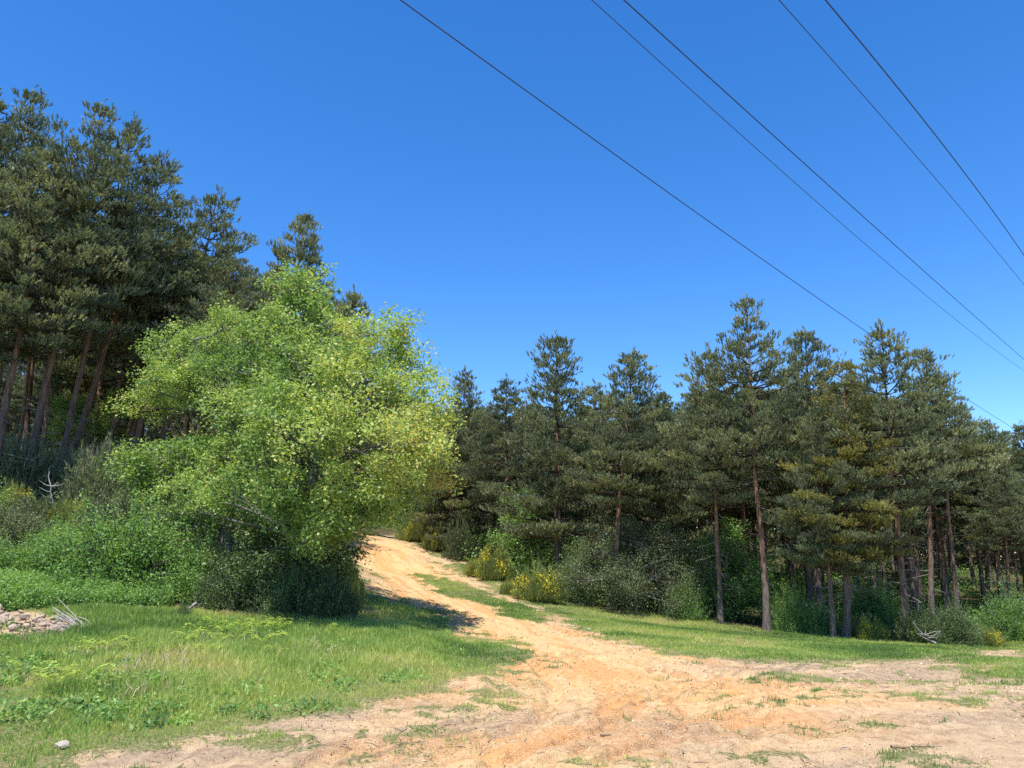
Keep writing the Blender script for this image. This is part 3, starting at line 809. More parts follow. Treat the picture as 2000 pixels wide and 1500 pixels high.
# ------------------------------------------------------------------ shrubs
def shrub_variant(kind, seed):
    rng = np.random.default_rng(seed)
    T = Tubes(); flowers = None
    if kind == 'leafy':
        k = 420
        u = unit(rng.normal(size=(k, 3))); u[:, 2] = np.abs(u[:, 2])
        lump = 0.8 + 0.35 * np.sin(3 * np.arctan2(u[:, 1], u[:, 0]) + seed) * (1 - u[:, 2])
        C = u * (rng.uniform(0.3, 1.05, k) ** 0.6 * lump)[:, None]
        per = 95
        P = (C[:, None] + rng.normal(0, 0.075, (k, per, 3))).reshape(-1, 3); P[:, 2] = np.abs(P[:, 2])
        V, Fq = leaves(P, 0.032, rng, 0.5, 0.6)
        tint = np.repeat(0.45 + rng.normal(0, 0.17, k), per * 4) + np.repeat(rng.normal(0, 0.1, k * per), 4)
        ks = 110
        us = unit(rng.normal(size=(ks, 3))); us[:, 2] = np.abs(us[:, 2])
        s0 = us * 0.82; dd = unit(us + rng.normal(0, .35, (ks, 3)) + np.array([0, 0, .7]))
        tt_ = rng.uniform(0, 1, (ks, 26, 1)) ** 0.8
        Ps = (s0[:, None] + dd[:, None] * tt_ * rng.uniform(.2, .5, (ks, 1, 1)) + rng.normal(0, .022, (ks, 26, 3))).reshape(-1, 3)
        V2, F2 = leaves(Ps, 0.036, rng, 0.4, 0.55)
        Fq = np.vstack([Fq, F2 + len(V)]); V = np.vstack([V, V2])
        tint = np.concatenate([tint, np.repeat(np.repeat(0.6 + rng.normal(0, .12, ks), 26), 4)])
        for c, d_ in zip(s0, dd): T.add([c * .6, c, c + d_ * .25], [0.008, 0.006, 0.002], 3)
        for c in C[::2]: T.add([np.array([0, 0, -0.1]) + rng.normal(0, .04, 3), c * 0.5 + np.array([0, 0, .08]), c], [0.018, 0.012, 0.004], 3)
    elif kind == 'broom':
        k = 2600
        u = unit(rng.normal(size=(k, 3)) * np.array([1, 1, 0.7])); u[:, 2] = np.abs(u[:, 2]) + 0.1
        C = u * (rng.uniform(0.15, 0.95, k) ** 0.55)[:, None] * (0.85 + 0.25 * np.sin(4 * np.arctan2(u[:, 1], u[:, 0]) + seed))[:, None]
        A = unit(u * np.array([.6, .6, 1]) + np.array([0, 0, 0.7]))
        C[:, 2] *= 0.8; V, Fq = needles(C, A, rng, 7, 0.17, 0.014, 0.10, 0.5)
        tint = np.repeat(0.45 + rng.normal(0, 0.14, k), 21)
        for i in range(0, k, 45): T.add([rng.normal(0, .05, 3) * [1, 1, 0], C[i] * [.6, .6, .5], C[i]], [0.016, 0.01, 0.004], 3)
        sel = C[(np.linalg.norm(C, axis=1) > 0.62)]
        cen = sel[rng.integers(0, len(sel), 15)]
        w = np.min(np.linalg.norm(sel[:, None] - cen[None], axis=2), axis=1)
        fl = sel[w < 0.17]
        fp = (fl[:, None] + rng.normal(0, 0.07, (len(fl), 6, 3)) + np.array([0, 0, 0.1])).reshape(-1, 3)
        Vf, Ff = leaves(fp, 0.045, rng, 0.3, 0.9)
        flowers = mesh_np('broom_flowers', Vf, Ff, {'tint': np.repeat(rng.uniform(0, 1, len(fp)), 4)}, [M['flower']])
    else:  # young pine / heath
        k = 1100
        u = unit(rng.normal(size=(k, 3))); u[:, 2] = np.abs(u[:, 2])
        C = u * (rng.uniform(0.2, 1.0, k) ** 0.5)[:, None] * (0.75 + 0.3 * np.sin(3 * np.arctan2(u[:, 1], u[:, 0]) + seed) ** 2)[:, None]
        A = unit(u + np.array([0, 0, 0.8]) + rng.normal(0, .3, (k, 3)))
        V, Fq = needles(C, A, rng, 12, 0.1, 0.02, 0.14, 0.75)
        tint = np.repeat(0.4 + rng.normal(0, 0.12, k), 36)
        for i in range(0, k, 20): T.add([rng.normal(0, .04, 3) * [1, 1, 0], C[i] * [.6, .6, .6], C[i]], [0.018, 0.012, 0.004], 3)
    return dict(V=V, F=Fq, t=np.clip(tint, 0, 1), stems=T.mesh('shrub_stems', M['oakbark']), flowers=flowers, meshes={})
SV = {'leafy': [shrub_variant('leafy', 1), shrub_variant('leafy', 2)], 'broom': [shrub_variant('broom', 3), shrub_variant('broom', 4)], 'heath': [shrub_variant('heath', 5)]}
srng = random.Random(3)
def shrub(kind, px, Y, wpx, hpx, mat, label, cat, name, group=None, flower=None, dz=0.0):
    v = SV[kind][srng.randrange(len(SV[kind]))]
    if mat not in v['meshes']:
        v['meshes'][mat] = mesh_np('shrub_foliage_' + mat, v['V'], v['F'], {'tint': v['t']}, [M[mat]])
    z = 0
    for _ in range(6):
        x = (px - 1000.0) / F * (Y * cp + (z - EYE) * sp); z = hz(x, Y)
    e = link(name, None); tag(e, label, cat, group)
    e.location = (x, Y, z - 0.05 + dz); e.rotation_euler = (0, 0, srng.uniform(0, 6.28))
    rx = wpx / 2 / F * Y; h = hpx / F * Y * (0.85 if kind == 'broom' else 0.92)
    e.scale = (rx, rx * 1.0, h)
    link('stems', v['stems'], e); link('foliage', v['meshes'][mat], e)
    if v['flowers'] and flower != False: link('flowers', v['flowers'], e)
    return e
LB = 'bushes on the left bank'
shrub('leafy', 235, 20.5, 300, 170, 'bush', 'large bright green bush on the bank beside the left lawn', 'bush', 'leafy_bush', LB)
shrub('leafy', 390, 20.8, 170, 125, 'bush', 'mid green bush between the large bank bush and the dark thicket', 'bush', 'leafy_bush', LB)
shrub('leafy', 230, 23.5, 170, 130, 'greybush', 'pale feathery bush rising behind the large bank bush', 'bush', 'leafy_bush', LB)
shrub('leafy', 60, 20.0, 220, 80, 'bush', 'low green bush above the stone heap', 'bush', 'leafy_bush', LB)
shrub('leafy', -40, 19.5, 160, 90, 'bush', 'yellow-green bush cut by the left picture edge', 'bush', 'leafy_bush', LB)
shrub('broom', 12, 24.5, 90, 95, 'broom', 'flowering yellow broom at the left picture edge', 'broom shrub', 'broom_shrub', 'brooms on the left bank')
shrub('broom', 130, 24.0, 80, 85, 'broom', 'flowering yellow broom below the white dead snag', 'broom shrub', 'broom_shrub', 'brooms on the left bank')
shrub('heath', 60, 23.5, 110, 80, 'greybush', 'grey-green heath shrub between the two left brooms', 'heath shrub', 'heath_shrub', LB)
shrub('leafy', 20, 22.3, 170, 90, 'greybush', 'grey-green bramble below the leftmost broom', 'bramble', 'bramble_bush', LB)
shrub('leafy', 110, 22.0, 130, 80, 'bush', 'light green bramble below the snag and left of the bank bush', 'bramble', 'bramble_bush', LB)
shrub('leafy', -90, 23.0, 180, 130, 'bush', 'tall green bush just outside the left picture edge', 'bush', 'leafy_bush', LB)
shrub('heath', 190, 26, 150, 160, 'pine', 'bushy young pine at the foot of the left stand', 'young pine', 'young_pine', LB)
shrub('heath', 20, 26.5, 150, 150, 'pine', 'young pine beside the leaning trunk at far left', 'young pine', 'young_pine', LB)
shrub('heath', 110, 27, 100, 120, 'pine', 'young pine right behind the white dead snag', 'young pine', 'young_pine', LB)
shrub('broom', 660, 21.0, 100, 150, 'broom', 'dark broom bulging toward the road at the thicket end', 'broom shrub', 'broom_shrub', flower=False)
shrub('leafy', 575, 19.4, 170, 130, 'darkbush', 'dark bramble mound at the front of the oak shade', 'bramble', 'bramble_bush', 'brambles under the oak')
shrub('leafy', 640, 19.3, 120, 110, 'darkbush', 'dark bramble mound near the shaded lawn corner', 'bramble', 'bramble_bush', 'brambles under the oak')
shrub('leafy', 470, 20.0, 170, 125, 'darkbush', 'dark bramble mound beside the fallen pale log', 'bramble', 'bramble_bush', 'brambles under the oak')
shrub('leafy', 355, 17.6, 48, 42, 'darkbush', 'small dark round plant beside the tilted grey plank', 'small bush', 'small_bush')
RB = 'brooms along the right roadside'
shrub('broom', 1055, 29.8, 95, 90, 'broom', 'largest yellow-flowering broom on the roadside slope', 'broom shrub', 'broom_shrub', RB)
shrub('broom', 965, 34.5, 80, 85, 'broom', 'second broom up the slope, left of the largest one', 'broom shrub', 'broom_shrub', RB)
shrub('broom', 926, 35.5, 42, 42, 'broom', 'small yellow broom left of the second broom', 'broom shrub', 'broom_shrub', RB)
shrub('broom', 996, 31.2, 40, 40, 'broom', 'small flowering broom low beside the largest broom', 'broom shrub', 'broom_shrub', RB)
shrub('broom', 862, 42.5, 70, 70, 'broom', 'yellow-green broom high on the road verge', 'broom shrub', 'broom_shrub', RB)
shrub('broom', 812, 46.5, 75, 70, 'broom', 'topmost yellow-green broom near the road crest', 'broom shrub', 'broom_shrub', RB)
shrub('heath', 900, 40.5, 70, 80, 'greybush', 'dark heath bush between the upper brooms', 'heath shrub', 'heath_shrub')
shrub('leafy', 1120, 31.0, 90, 100, 'darkbush', 'dark green bush right of the largest broom', 'bush', 'leafy_bush')
RG = 'bushes at the foot of the right forest edge'
shrub('leafy', 1340, 30, 100, 90, 'bush', 'dark green leafy bush left of the slim reddish trunk', 'bush', 'leafy_bush', RG)
shrub('leafy', 1385, 31, 90, 150, 'darkbush', 'tall shadowy bush around the slim reddish trunk', 'bush', 'leafy_bush', RG)
shrub('leafy', 1545, 28, 90, 100, 'bush', 'bright green bush right of the tallest pine trunk', 'bush', 'leafy_bush', RG)
shrub('leafy', 1600, 27.4, 80, 70, 'bush', 'green bush touching the thick orange trunk', 'bush', 'leafy_bush', RG)
shrub('broom', 1690, 26.5, 80, 62, 'broom', 'broom with a few yellow blooms right of the paired trunks', 'broom shrub', 'broom_shrub', 'brooms at the right forest edge')
shrub('leafy', 1705, 29, 120, 110, 'bush', 'light green bush behind the blooming broom by the paired trunks', 'bush', 'leafy_bush', RG)
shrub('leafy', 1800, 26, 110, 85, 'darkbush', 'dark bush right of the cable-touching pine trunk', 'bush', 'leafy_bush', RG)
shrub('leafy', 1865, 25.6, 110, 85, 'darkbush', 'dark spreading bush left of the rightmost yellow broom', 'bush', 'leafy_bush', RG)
shrub('broom', 1930, 25.3, 60, 50, 'broom', 'rightmost broom with a vivid yellow bloom cluster', 'broom shrub', 'broom_shrub', 'brooms at the right forest edge')
shrub('leafy', 1980, 27.5, 110, 110, 'bush', 'bright green bush at the right picture edge', 'bush', 'leafy_bush', RG)
shrub('leafy', 2060, 27, 120, 100, 'bush', 'green bush just past the right picture edge', 'bush', 'leafy_bush', RG)

# forest undergrowth: low mass of leaves that nobody could count
def undergrowth():
    rng = np.random.default_rng(77)
    n = 7000
    ang = R(1) * rng.uniform(-42, 44, n); Y = rng.uniform(25, 72, n)
    x = np.tan(ang) * Y; y = Y
    d, mdw, _ = masks(x, y)
    px = 1000 + F * x / (y * cp)
    ok = (d < 0.2) & (mdw < 0.15) & ~((px > 620) & (px < 850) & (y < 62)) & (fbm(x * 0.35, y * 0.35, 90) > 0.38) & ~((px < 640) & (y < 24))
    x, y = x[ok], y[ok]; n = len(x)
    z = hbase(x, y)
    px = 1000 + F * x / (y * cp)
    hgt = rng.uniform(0.3, 1.9, n) * (0.5 + fbm(x * 0.2, y * 0.2, 91)) * np.where((px > 1500) | (px < 400), 0.5, 1)
    per = 55
    C = np.stack([x, y, z], 1)
    P = C[:, None] + rng.normal(0, 1, (n, per, 3)) * np.array([0.38, 0.38, 0]) + np.stack([np.zeros((n, per)), np.zeros((n, per)), rng.uniform(0, 1, (n, per)) * hgt[:, None]], -1)
    V, Fq = leaves(P.reshape(-1, 3), 0.11, rng, 0.5, 0.6)
    t = np.repeat(0.4 + rng.normal(0, .16, n), per * 4)
    me = mesh_np('undergrowth', V, Fq, {'tint': np.clip(t, 0, 1)}, [M['bush']])
    tag(link('undergrowth', me), 'leafy undergrowth of brambles and ferns covering the forest floor', 'undergrowth', None, 'stuff')
undergrowth()

def far_wood():
    """the mass of pine crowns and low growth at the back of the forest, past the last trees one can tell apart"""
    rng = np.random.default_rng(78)
    n = 1500
    ang = R(1) * rng.uniform(-46, 48, n); Y = rng.uniform(70, 100, n)
    x = np.tan(ang) * Y; z0 = hbase(x, Y)
    per = 34
    hh = rng.uniform(2.5, 4.2, n)
    top = rng.uniform(5.5, 9.5, n) + np.where(x / Y < -0.33, 4.5, 0) - np.where(np.abs(x / Y + 0.19) < 0.05, 4.0, 0)
    zz = rng.uniform(0, 1, (n, per)) ** 0.9 * top[:, None]
    rad = 1.9 * (1.05 - 0.75 * zz / top[:, None])
    az = rng.uniform(0, 6.283, (n, per))
    C = np.stack([x[:, None] + np.cos(az) * rad, Y[:, None] + np.sin(az) * rad, z0[:, None] + zz], -1).reshape(-1, 3)
    A = unit(rng.normal(0, .6, C.shape) + np.array([0, 0, .7]))
    V, Ft = needles(C, A, rng, 14, 0.5, 0.13, 0.6, 0.8)
    t = np.repeat(np.repeat(0.38 + rng.normal(0, .08, n), per) + rng.normal(0, .08, n * per), 14 * 3)
    tag(link('distant_wood', mesh_np('distant_wood', V, Ft, {'tint': np.clip(t, 0, 1)}, [M['pine']])), 'dense mass of pine foliage closing the back of the forest', 'woodland', None, 'stuff')
far_wood()

# ------------------------------------------------------------------ grass
def blades(x, y, h, w, rng, lean=0.35):
    n = len(x)
    z = gz(x, y) - 0.02
    B = np.stack([x, y, z], 1)
    az = rng.uniform(0, 6.283, n)
    s = np.stack([np.cos(az), np.sin(az), np.zeros(n)], 1) * (w / 2)[:, None]
    la = rng.uniform(0, 6.283, n); ln = np.abs(rng.normal(0, lean, n))
    l_ = np.stack([np.cos(la) * ln, np.sin(la) * ln, np.zeros(n)], 1) * h[:, None]
    up = np.array([0, 0, 1.0])[None] * h[:, None]
    m_ = B + up * 0.55 + l_ * 0.35
    tip = B + up * (1 - 0.25 * np.minimum(ln, 1))[:, None] + l_
    V = np.stack([B - s, B + s, m_ + s * 0.8, m_ - s * 0.8, tip], 1).reshape(-1, 3)
    i = np.arange(n)[:, None] * 5
    return V, [i + np.array([[0, 1, 2, 3]]), i + np.array([[3, 2, 4]])]
def grass():
    rng = np.random.default_rng(99)
    n = 1500000
    ang = R(1) * rng.uniform(-39, 38, n)
    # area-uniform near, thinning with distance
    r = 6.0 * (46 / 6.0) ** rng.uniform(0, 1, n) ** 0.8
    x = np.sin(ang) * r; y = np.cos(ang) * r
    keep = rng.uniform(0, 1, n) < np.clip(r / 17, 0.25, 1)
    x, y, r = x[keep], y[keep], r[keep]
    d, mdw, _ = masks(x, y)
    clump = fbm(x * 2.2, y * 2.2, 31)
    pr = np.clip(1.08 - d * 1.15, 0, 1) * np.clip(mdw + (d > 0.02) * 0.9, 0, 1) * (0.5 + 1.0 * clump)
    bare = (sdf(x, y, DIRT) > 0) & (sdf(x, y, STRIP) < 0)
    pr = pr * np.where(bare, sstep(0.38, 0.6, fbm(x * 6, y * 6, 47)) * 0.8, 1)
    keep = rng.uniform(0, 1, len(x)) < pr
    x, y, r, d, mdw, clump = (a[keep] for a in (x, y, r, d, mdw, clump))
    left = inside(x, y, LAWN_L)
    tall = np.where(left, 0.135, 0.065) * (0.45 + 1.1 * fbm(x * 0.8, y * 0.8, 33)) * (0.6 + 0.9 * clump)
    depth_in = np.clip(sdf(x, y, LAWN_L) / 1.6, 0.3, 1)
    tall = np.where(left, tall * depth_in * 1.15, tall)
    h = tall * rng.uniform(0.35, 1.55, len(x)) * (1 - 0.5 * d) * np.where(inside(x, y, DIRT), 1.0, 1)
    w = 0.0085 * np.clip(r / 10, 0.7, 3.0) ** 0.8 * rng.uniform(0.7, 1.3, len(x))
    V, Fc = blades(x, y, h, w, rng)
    big = fbm(x * 0.35, y * 0.35, 36); h = h * (1 + 1.0 * (rng.uniform(0, 1, len(x)) < 0.03) * left)
    t = 0.50 + (big - 0.5) * 1.9 + (fbm(x * 2, y * 2, 38) - .5) * 0.5 + rng.normal(0, 0.1, len(x))
    t = t + (rng.uniform(0, 1, len(x)) < 0.06) * 0.4 + np.where(left, 0.03, -0.06) + d * 0.1
    me = mesh_np('grass', V, Fc, {'tint': np.repeat(np.clip(t, 0, 1), 5)}, [M['grass']])
    tag(link('grass', me), 'fresh green grass of the open lawn and the road verges', 'grass', None, 'stuff')
    print('blades', len(x))
grass()

def at_ground(px, py):
    p = ground_hit(px, py); return np.array([p[0], p[1], float(gz(p[0], p[1])[0])])

# bracken ferns: yellow-green fronds in the lawn
def ferns():
    rng = np.random.default_rng(5)
    V, Fs, n0, tt = [], [], 0, []
    spots = []
    for (cx, cy, sx, sy, k) in [(480, 1265, 150, 40, 26), (590, 1245, 90, 30, 20), (380, 1290, 90, 35, 10), (60, 1340, 90, 60, 9), (180, 1300, 100, 45, 8), (40, 1130, 60, 15, 14)]:
        for _ in range(int(k * .5)): spots.append((cx + rng.normal(0, sx * .5), cy + rng.normal(0, sy * .5)))
    for (px, py) in spots:
        g = at_ground(px, py)
        for f in range(rng.integers(3, 6)):
            az = rng.uniform(0, 6.28); L = rng.uniform(0.14, 0.28)
            h = np.array([math.cos(az), math.sin(az), 0]); sd_ = np.array([-h[1], h[0], 0])
            st = g + np.array([0, 0, rng.uniform(.08, .22)])
            m_ = 9
            for i in range(m_):
                s = (i + 1) / m_
                c = st + h * L * s + np.array([0, 0, L * (1.3 * s - 0.9 * s * s)])
                w = L * 0.42 * (1 - s) + 0.02
                for sg in (-1, 1):
                    a = c; b = c + sd_ * sg * w + h * 0.04 + np.array([0, 0, rng.normal(0, .012)]); cc = c + h * 0.035
                    V += [a, b, cc]; Fs.append([n0, n0 + 1, n0 + 2]); n0 += 3
                    tt += [0.5 + rng.normal(0, .15)] * 3
    me = mesh_np('bracken', np.array(V), np.array(Fs), {'tint': np.clip(tt, 0, 1)}, [M['fern']])
    tag(link('bracken', me), 'yellow-green bracken fronds growing through the left lawn', 'ferns', None, 'stuff')
ferns()
# tall weeds belt along the foot of the bank
def weeds():
    rng = np.random.default_rng(6)
    n = 26000
    px = rng.uniform(-60, 330, n); py = rng.uniform(1118, 1192, n)
    d = []
    # work on a coarse table of ground hits, then jitter
    gx = np.linspace(-60, 330, 14); gy = np.linspace(1118, 1192, 8)
    G = np.array([[ground_hit(a, b)[:2] for b in gy] for a in gx])
    fi = (px + 60) / 390 * 13; fj = (py - 1118) / 74 * 7
    i0 = np.clip(fi.astype(int), 0, 12); j0 = np.clip(fj.astype(int), 0, 6)
    u = (fi - i0)[:, None]; v = (fj - j0)[:, None]
    xy = (G[i0, j0] * (1 - u) + G[i0 + 1, j0] * u) * (1 - v) + (G[i0, j0 + 1] * (1 - u) + G[i0 + 1, j0 + 1] * u) * v
    x, y = xy[:, 0] + rng.normal(0, .05, n), xy[:, 1] + rng.normal(0, .05, n)
    z = gz(x, y)
    h = 0.5 * (0.4 + fbm(x * .9, y * .9, 44)) * rng.uniform(0.3, 1.1, n)
    per = 6
    P = np.stack([x, y, z], 1)[:, None] + rng.normal(0, .03, (n, per, 3)) + np.stack([np.zeros((n, per)), np.zeros((n, per)), rng.uniform(.1, 1, (n, per)) * h[:, None]], -1)
    V, Fq = leaves(P.reshape(-1, 3), 0.06, rng, .3, .45)
    t = np.repeat(np.clip(0.5 + (fbm(x, y, 45) - .5) * .8 + rng.normal(0, .12, n), 0, 1), per * 4)
    tag(link('weeds', mesh_np('weeds', V, Fq, {'tint': t}, [M['bush']])), 'knee-high green weeds along the foot of the left bank', 'weeds', None, 'stuff')
weeds()
def lawn_weeds():
    rng = np.random.default_rng(61)
    P, t = [], []
    for _ in range(170):
        px, py = rng.uniform(-40, 960), rng.uniform(1205, 1440)
        g = ground_hit(px, py)
        if not inside(np.array([g[0]]), np.array([g[1]]), LAWN_L)[0]: continue
        z = float(gz(g[0], g[1])[0]); k = int(rng.integers(30, 130)); r = rng.uniform(.04, .15); h = rng.uniform(.05, .2)
        q = np.clip(rng.normal(0, 1, (k, 3)), -1.8, 1.8) * np.array([r, r, 0]); q[:, 2] = rng.uniform(0, 1, k) * h
        P.append(q + np.array([g[0], g[1], z])); t.append(np.full(k, rng.uniform(.15, .95)) + rng.normal(0, .08, k))
    P = np.vstack(P); t = np.clip(np.concatenate(t), 0, 1)
    V, Fq = leaves(P, 0.05, rng, .4, .5)
    tag(link('lawn_weeds', mesh_np('lawn_weeds', V, Fq, {'tint': np.repeat(t, 4)}, [M['bush']])), 'broad-leaved weeds in clumps among the lawn grass', 'weeds', None, 'stuff')
lawn_weeds()
# dry straw tufts
def straw():
    rng = np.random.default_rng(8)
    xs, ys = [], []
    for (px, py, k) in [(270, 1330, 160), (420, 1270, 120), (640, 1290, 90), (530, 1290, 60), (180, 1290, 60), (280, 1370, 60), (330, 1300, 60), (90, 1260, 50)]:
        g = at_ground(px, py)
        xs.append(g[0] + rng.normal(0, .25, k)); ys.append(g[1] + rng.normal(0, .35, k))
    x = np.concatenate(xs); y = np.concatenate(ys)
    V, Fc = blades(x, y, rng.uniform(.12, .34, len(x)), rng.uniform(.01, .02, len(x)), rng, 0.9)
    tag(link('dry_straw', mesh_np('dry_straw', V, Fc, {'tint': np.repeat(rng.uniform(0, 1, len(x)), 5)}, [M['straw']])), 'bleached dry stalks flattened among the lawn grass', 'dry stalks', None, 'stuff')
straw()

# ------------------------------------------------------------------ gravel crumbs on the dirt
def gravel():
    rng = np.random.default_rng(12)
    n = 80000
    ang = R(1) * rng.uniform(-38, 38, n); r = 6.0 * (50 / 6.0) ** rng.uniform(0, 1, n)
    x = np.sin(ang) * r; y = np.cos(ang) * r
    d, _, o_ = masks(x, y)
    k = (d > 0.5) & (rng.uniform(0, 1, n) < 0.35 + 0.65 * (fbm(x * .7, y * .7, 66) > .5))
    x, y, r = x[k], y[k], r[k]; n = len(x)
    s = 0.006 * np.minimum(rng.lognormal(0, 0.45, n), 2.4) * np.clip(r / 9, 0.8, 2.2)
    oct_ = np.array([[1, 0, 0], [0, 1, 0], [-1, 0, 0], [0, -1, 0], [0, 0, .75], [0, 0, -.5]], float)
    P = np.stack([x, y, gz(x, y) + s * 0.25], 1)
    V = P[:, None] + oct_[None] * s[:, None, None] * rng.uniform(.6, 1.4, (n, 6, 1))
    f = np.array([[0, 1, 4], [1, 2, 4], [2, 3, 4], [3, 0, 4]])
    Fq = (np.arange(n)[:, None, None] * 6 + f[None]).reshape(-1, 3)
    tag(link('gravel', mesh_np('gravel', V.reshape(-1, 3), Fq, {'tint': np.repeat(rng.uniform(0, 1, n), 6)}, [M['gravel']])),
        'small crumbs of soil and gravel strewn over the dirt road', 'gravel', None, 'stuff')
gravel()
def litter():
    rng = np.random.default_rng(14)
    n = 3600
    ang = R(1) * rng.uniform(-37, 37, n); r = 6.0 * (19 / 6.0) ** rng.uniform(0, 1, n)
    x = np.sin(ang) * r; y = np.cos(ang) * r
    d, _, o_ = masks(x, y)
    k = (d > 0.25) & (rng.uniform(0, 1, n) < (1.05 - 0.8 * o_) * sstep(.40, .60, fbm(x * .9, y * .9, 68)))
    x, y, r = x[k], y[k], r[k]; n = len(x)
    L = rng.uniform(.02, .085, n); w = rng.uniform(.002, .005, n) * np.clip(r / 8, 1, 2); a = rng.uniform(0, 3.14, n)
    h = np.stack([np.cos(a), np.sin(a), rng.normal(0, .12, n)], 1) * L[:, None]; s_ = np.stack([-np.sin(a), np.cos(a), np.zeros(n)], 1) * w[:, None]
    P = np.stack([x, y, gz(x, y) + .008], 1)
    up = np.array([0, 0, 1.]) * w[:, None] * 1.2
    V = np.stack([P - h - s_, P - h + s_, P - h + up, P + h - s_, P + h + s_, P + h + up], 1).reshape(-1, 3)
    f = np.array([[0, 3, 5, 2], [1, 2, 5, 4], [0, 1, 4, 3]])
    Fq = (np.arange(n)[:, None, None] * 6 + f[None]).reshape(-1, 4)
    tag(link('litter', mesh_np('litter', V, Fq, None, [M['wood']])), 'thin brown bits of twig and bark scattered over the bare soil', 'litter', None, 'stuff')
litter()

# ------------------------------------------------------------------ stones, sticks, snags
def rock_mesh(seed, mat, flat=0.6):
    import bmesh
    rng = np.random.default_rng(seed)
    bm = bmesh.new(); bmesh.ops.create_icosphere(bm, subdivisions=3, radius=1)
    pl = [(unit(rng.normal(size=3)), rng.uniform(0.55, 0.9)) for _ in range(11)]
    for v in bm.verts:
        p = np.array(v.co)
        for nn, dd in pl:
            q = p @ nn
            if q > dd: p = p - nn * (q - dd) * 0.92
        p = p * (1 + 0.03 * rng.normal()); p[2] *= flat
        v.co = p
    me = bpy.data.meshes.new('stone'); bm.to_mesh(me); bm.free()
    me.materials.append(M[mat]); return me
RM = [rock_mesh(i, 'stone', f) for i, f in enumerate([.6, .75, .5, .85])]
RP = [rock_mesh(10 + i, 'palestone', f) for i, f in enumerate([.5, .65])]
def stone(px, py, wpx, label, me, group=None, dz=0.0, rot=None, name='stone'):
    g = at_ground(px, py)
    s = wpx / 2 / F * g[1]
    o = link(name, me); o.location = (g[0], g[1], g[2] + s * 0.25 + dz); o.scale = (s, s * .8, s)
    o.rotation_euler = (srng.uniform(-.3, .3), srng.uniform(-.3, .3), srng.uniform(0, 6.28)) if rot is None else rot
    return tag(o, label, 'stone', group)
for i in range(120):
    t = srng.random()
    px = -30 + 190 * t ** 1.3 + srng.uniform(-8, 8); py = 1236 - srng.uniform(0, 48) * (1 - t * .6)
    stone(px, py, srng.uniform(8, 25) * (1 - .35 * t), 'tan rubble stone in the heap at the left lawn edge', RM[i % 4], 'rubble heap at the left lawn edge', dz=srng.uniform(0, .16) * (1 - t), name='rubble_stone')
stone(95, 1243, 16, 'pale stone at the near foot of the bundle of dead twigs', RP[0])
stone(75, 1232, 14, 'pale stone where the rubble heap meets the dead twigs', RP[1])
stone(271, 1192, 15, 'small whitish stone at the lawn edge below the large bank bush', RP[0])
stone(440, 1194, 22, 'flat pale stone at the lawn edge below the dark thicket', RP[1])
stone(585, 1228, 26, 'flat pale stone in the grass near the oak shadow', RP[0])
stone(118, 1479, 34, 'largest pale stone lying on soil at bottom left', RP[0])
stone(1150, 1237, 10, 'small pale stone on the right road edge', RP[1])
stone(640, 1406, 8, 'pebble on the bare soil beside the lawn corner', RP[1])
stone(812, 1226, 12, 'pale flat stone inside the oak shadow on the lawn', RP[0])

def stick(px, py, L, rad, ang, label, mat='wood', name='stick', up=0.0, cat='stick', fork=True, group=None, bend=0.04, tilt=0.0):
    g = at_ground(px, py); rng = np.random.default_rng(int(px))
    T = Tubes()
    t = np.linspace(-.5, .5, 8)
    h = np.array([math.cos(ang) * math.cos(tilt), math.sin(ang) * math.cos(tilt), math.sin(tilt)]); s_ = np.array([-math.sin(ang), math.cos(ang), 0])
    pts = h[None] * (t * L)[:, None] + s_[None] * (bend * L * np.cos(t * 5))[:, None] + rng.normal(0, L * .008, (8, 3))
    T.add(pts, rad * np.linspace(1.1, .6, 8), 7)
    if fork: T.add([pts[4], pts[4] + (h + s_ * .8) * L * .2], [rad * .5, rad * .3], 5)
    o = link(name, T.mesh(name, M[mat])); o.location = (g[0], g[1], g[2] + rad * .8 + up)
    return tag(o, label, cat, group)
stick(1185, 1428, 0.14, .012, 0.15, 'short brown stick lying in the middle of the pale dirt', fork=False)
stick(1760, 1471, 0.16, .016, -0.1, 'thick left piece of the broken branch at bottom right')
stick(1810, 1474, 0.26, .010, 0.0, 'long thin right piece of the broken branch at bottom right', fork=False)
stick(1650, 1468, 0.14, .005, 0.6, 'thin curved pale twig left of the broken branch', 'twig', bend=.15)
stick(1330, 1408, 0.07, .010, 0.2, 'dark bark chip left of the patchy grass', fork=False)
stick(1985, 1400, 0.25, .006, 0.5, 'pale twig near the right picture edge on patchy grass', 'twig')
stick(1655, 1317, 0.35, .010, 0.0, 'thin stick lying on the far side of the dirt junction', fork=False)
stick(362, 1214, 0.55, .035, 0.9, 'tilted grey plank end leaning by the small dark plant', 'twig', 'plank', .12, 'plank', False, tilt=.65, bend=0)
stick(350, 1172, 0.9, .03, -0.35, 'fallen pale log at the foot of the dark thicket', 'twig', 'fallen_log', .2, 'log', True, tilt=-.3)
stick(240, 1325, 0.3, .008, 1.2, 'left pale upright stalk in the lawn', 'twig', 'dead_stalk', .13, 'stalk', False, tilt=1.2, bend=.02)
stick(265, 1325, 0.3, .009, 1.4, 'right pale upright stalk in the lawn', 'twig', 'dead_stalk', .13, 'stalk', False, tilt=1.25, bend=.02)

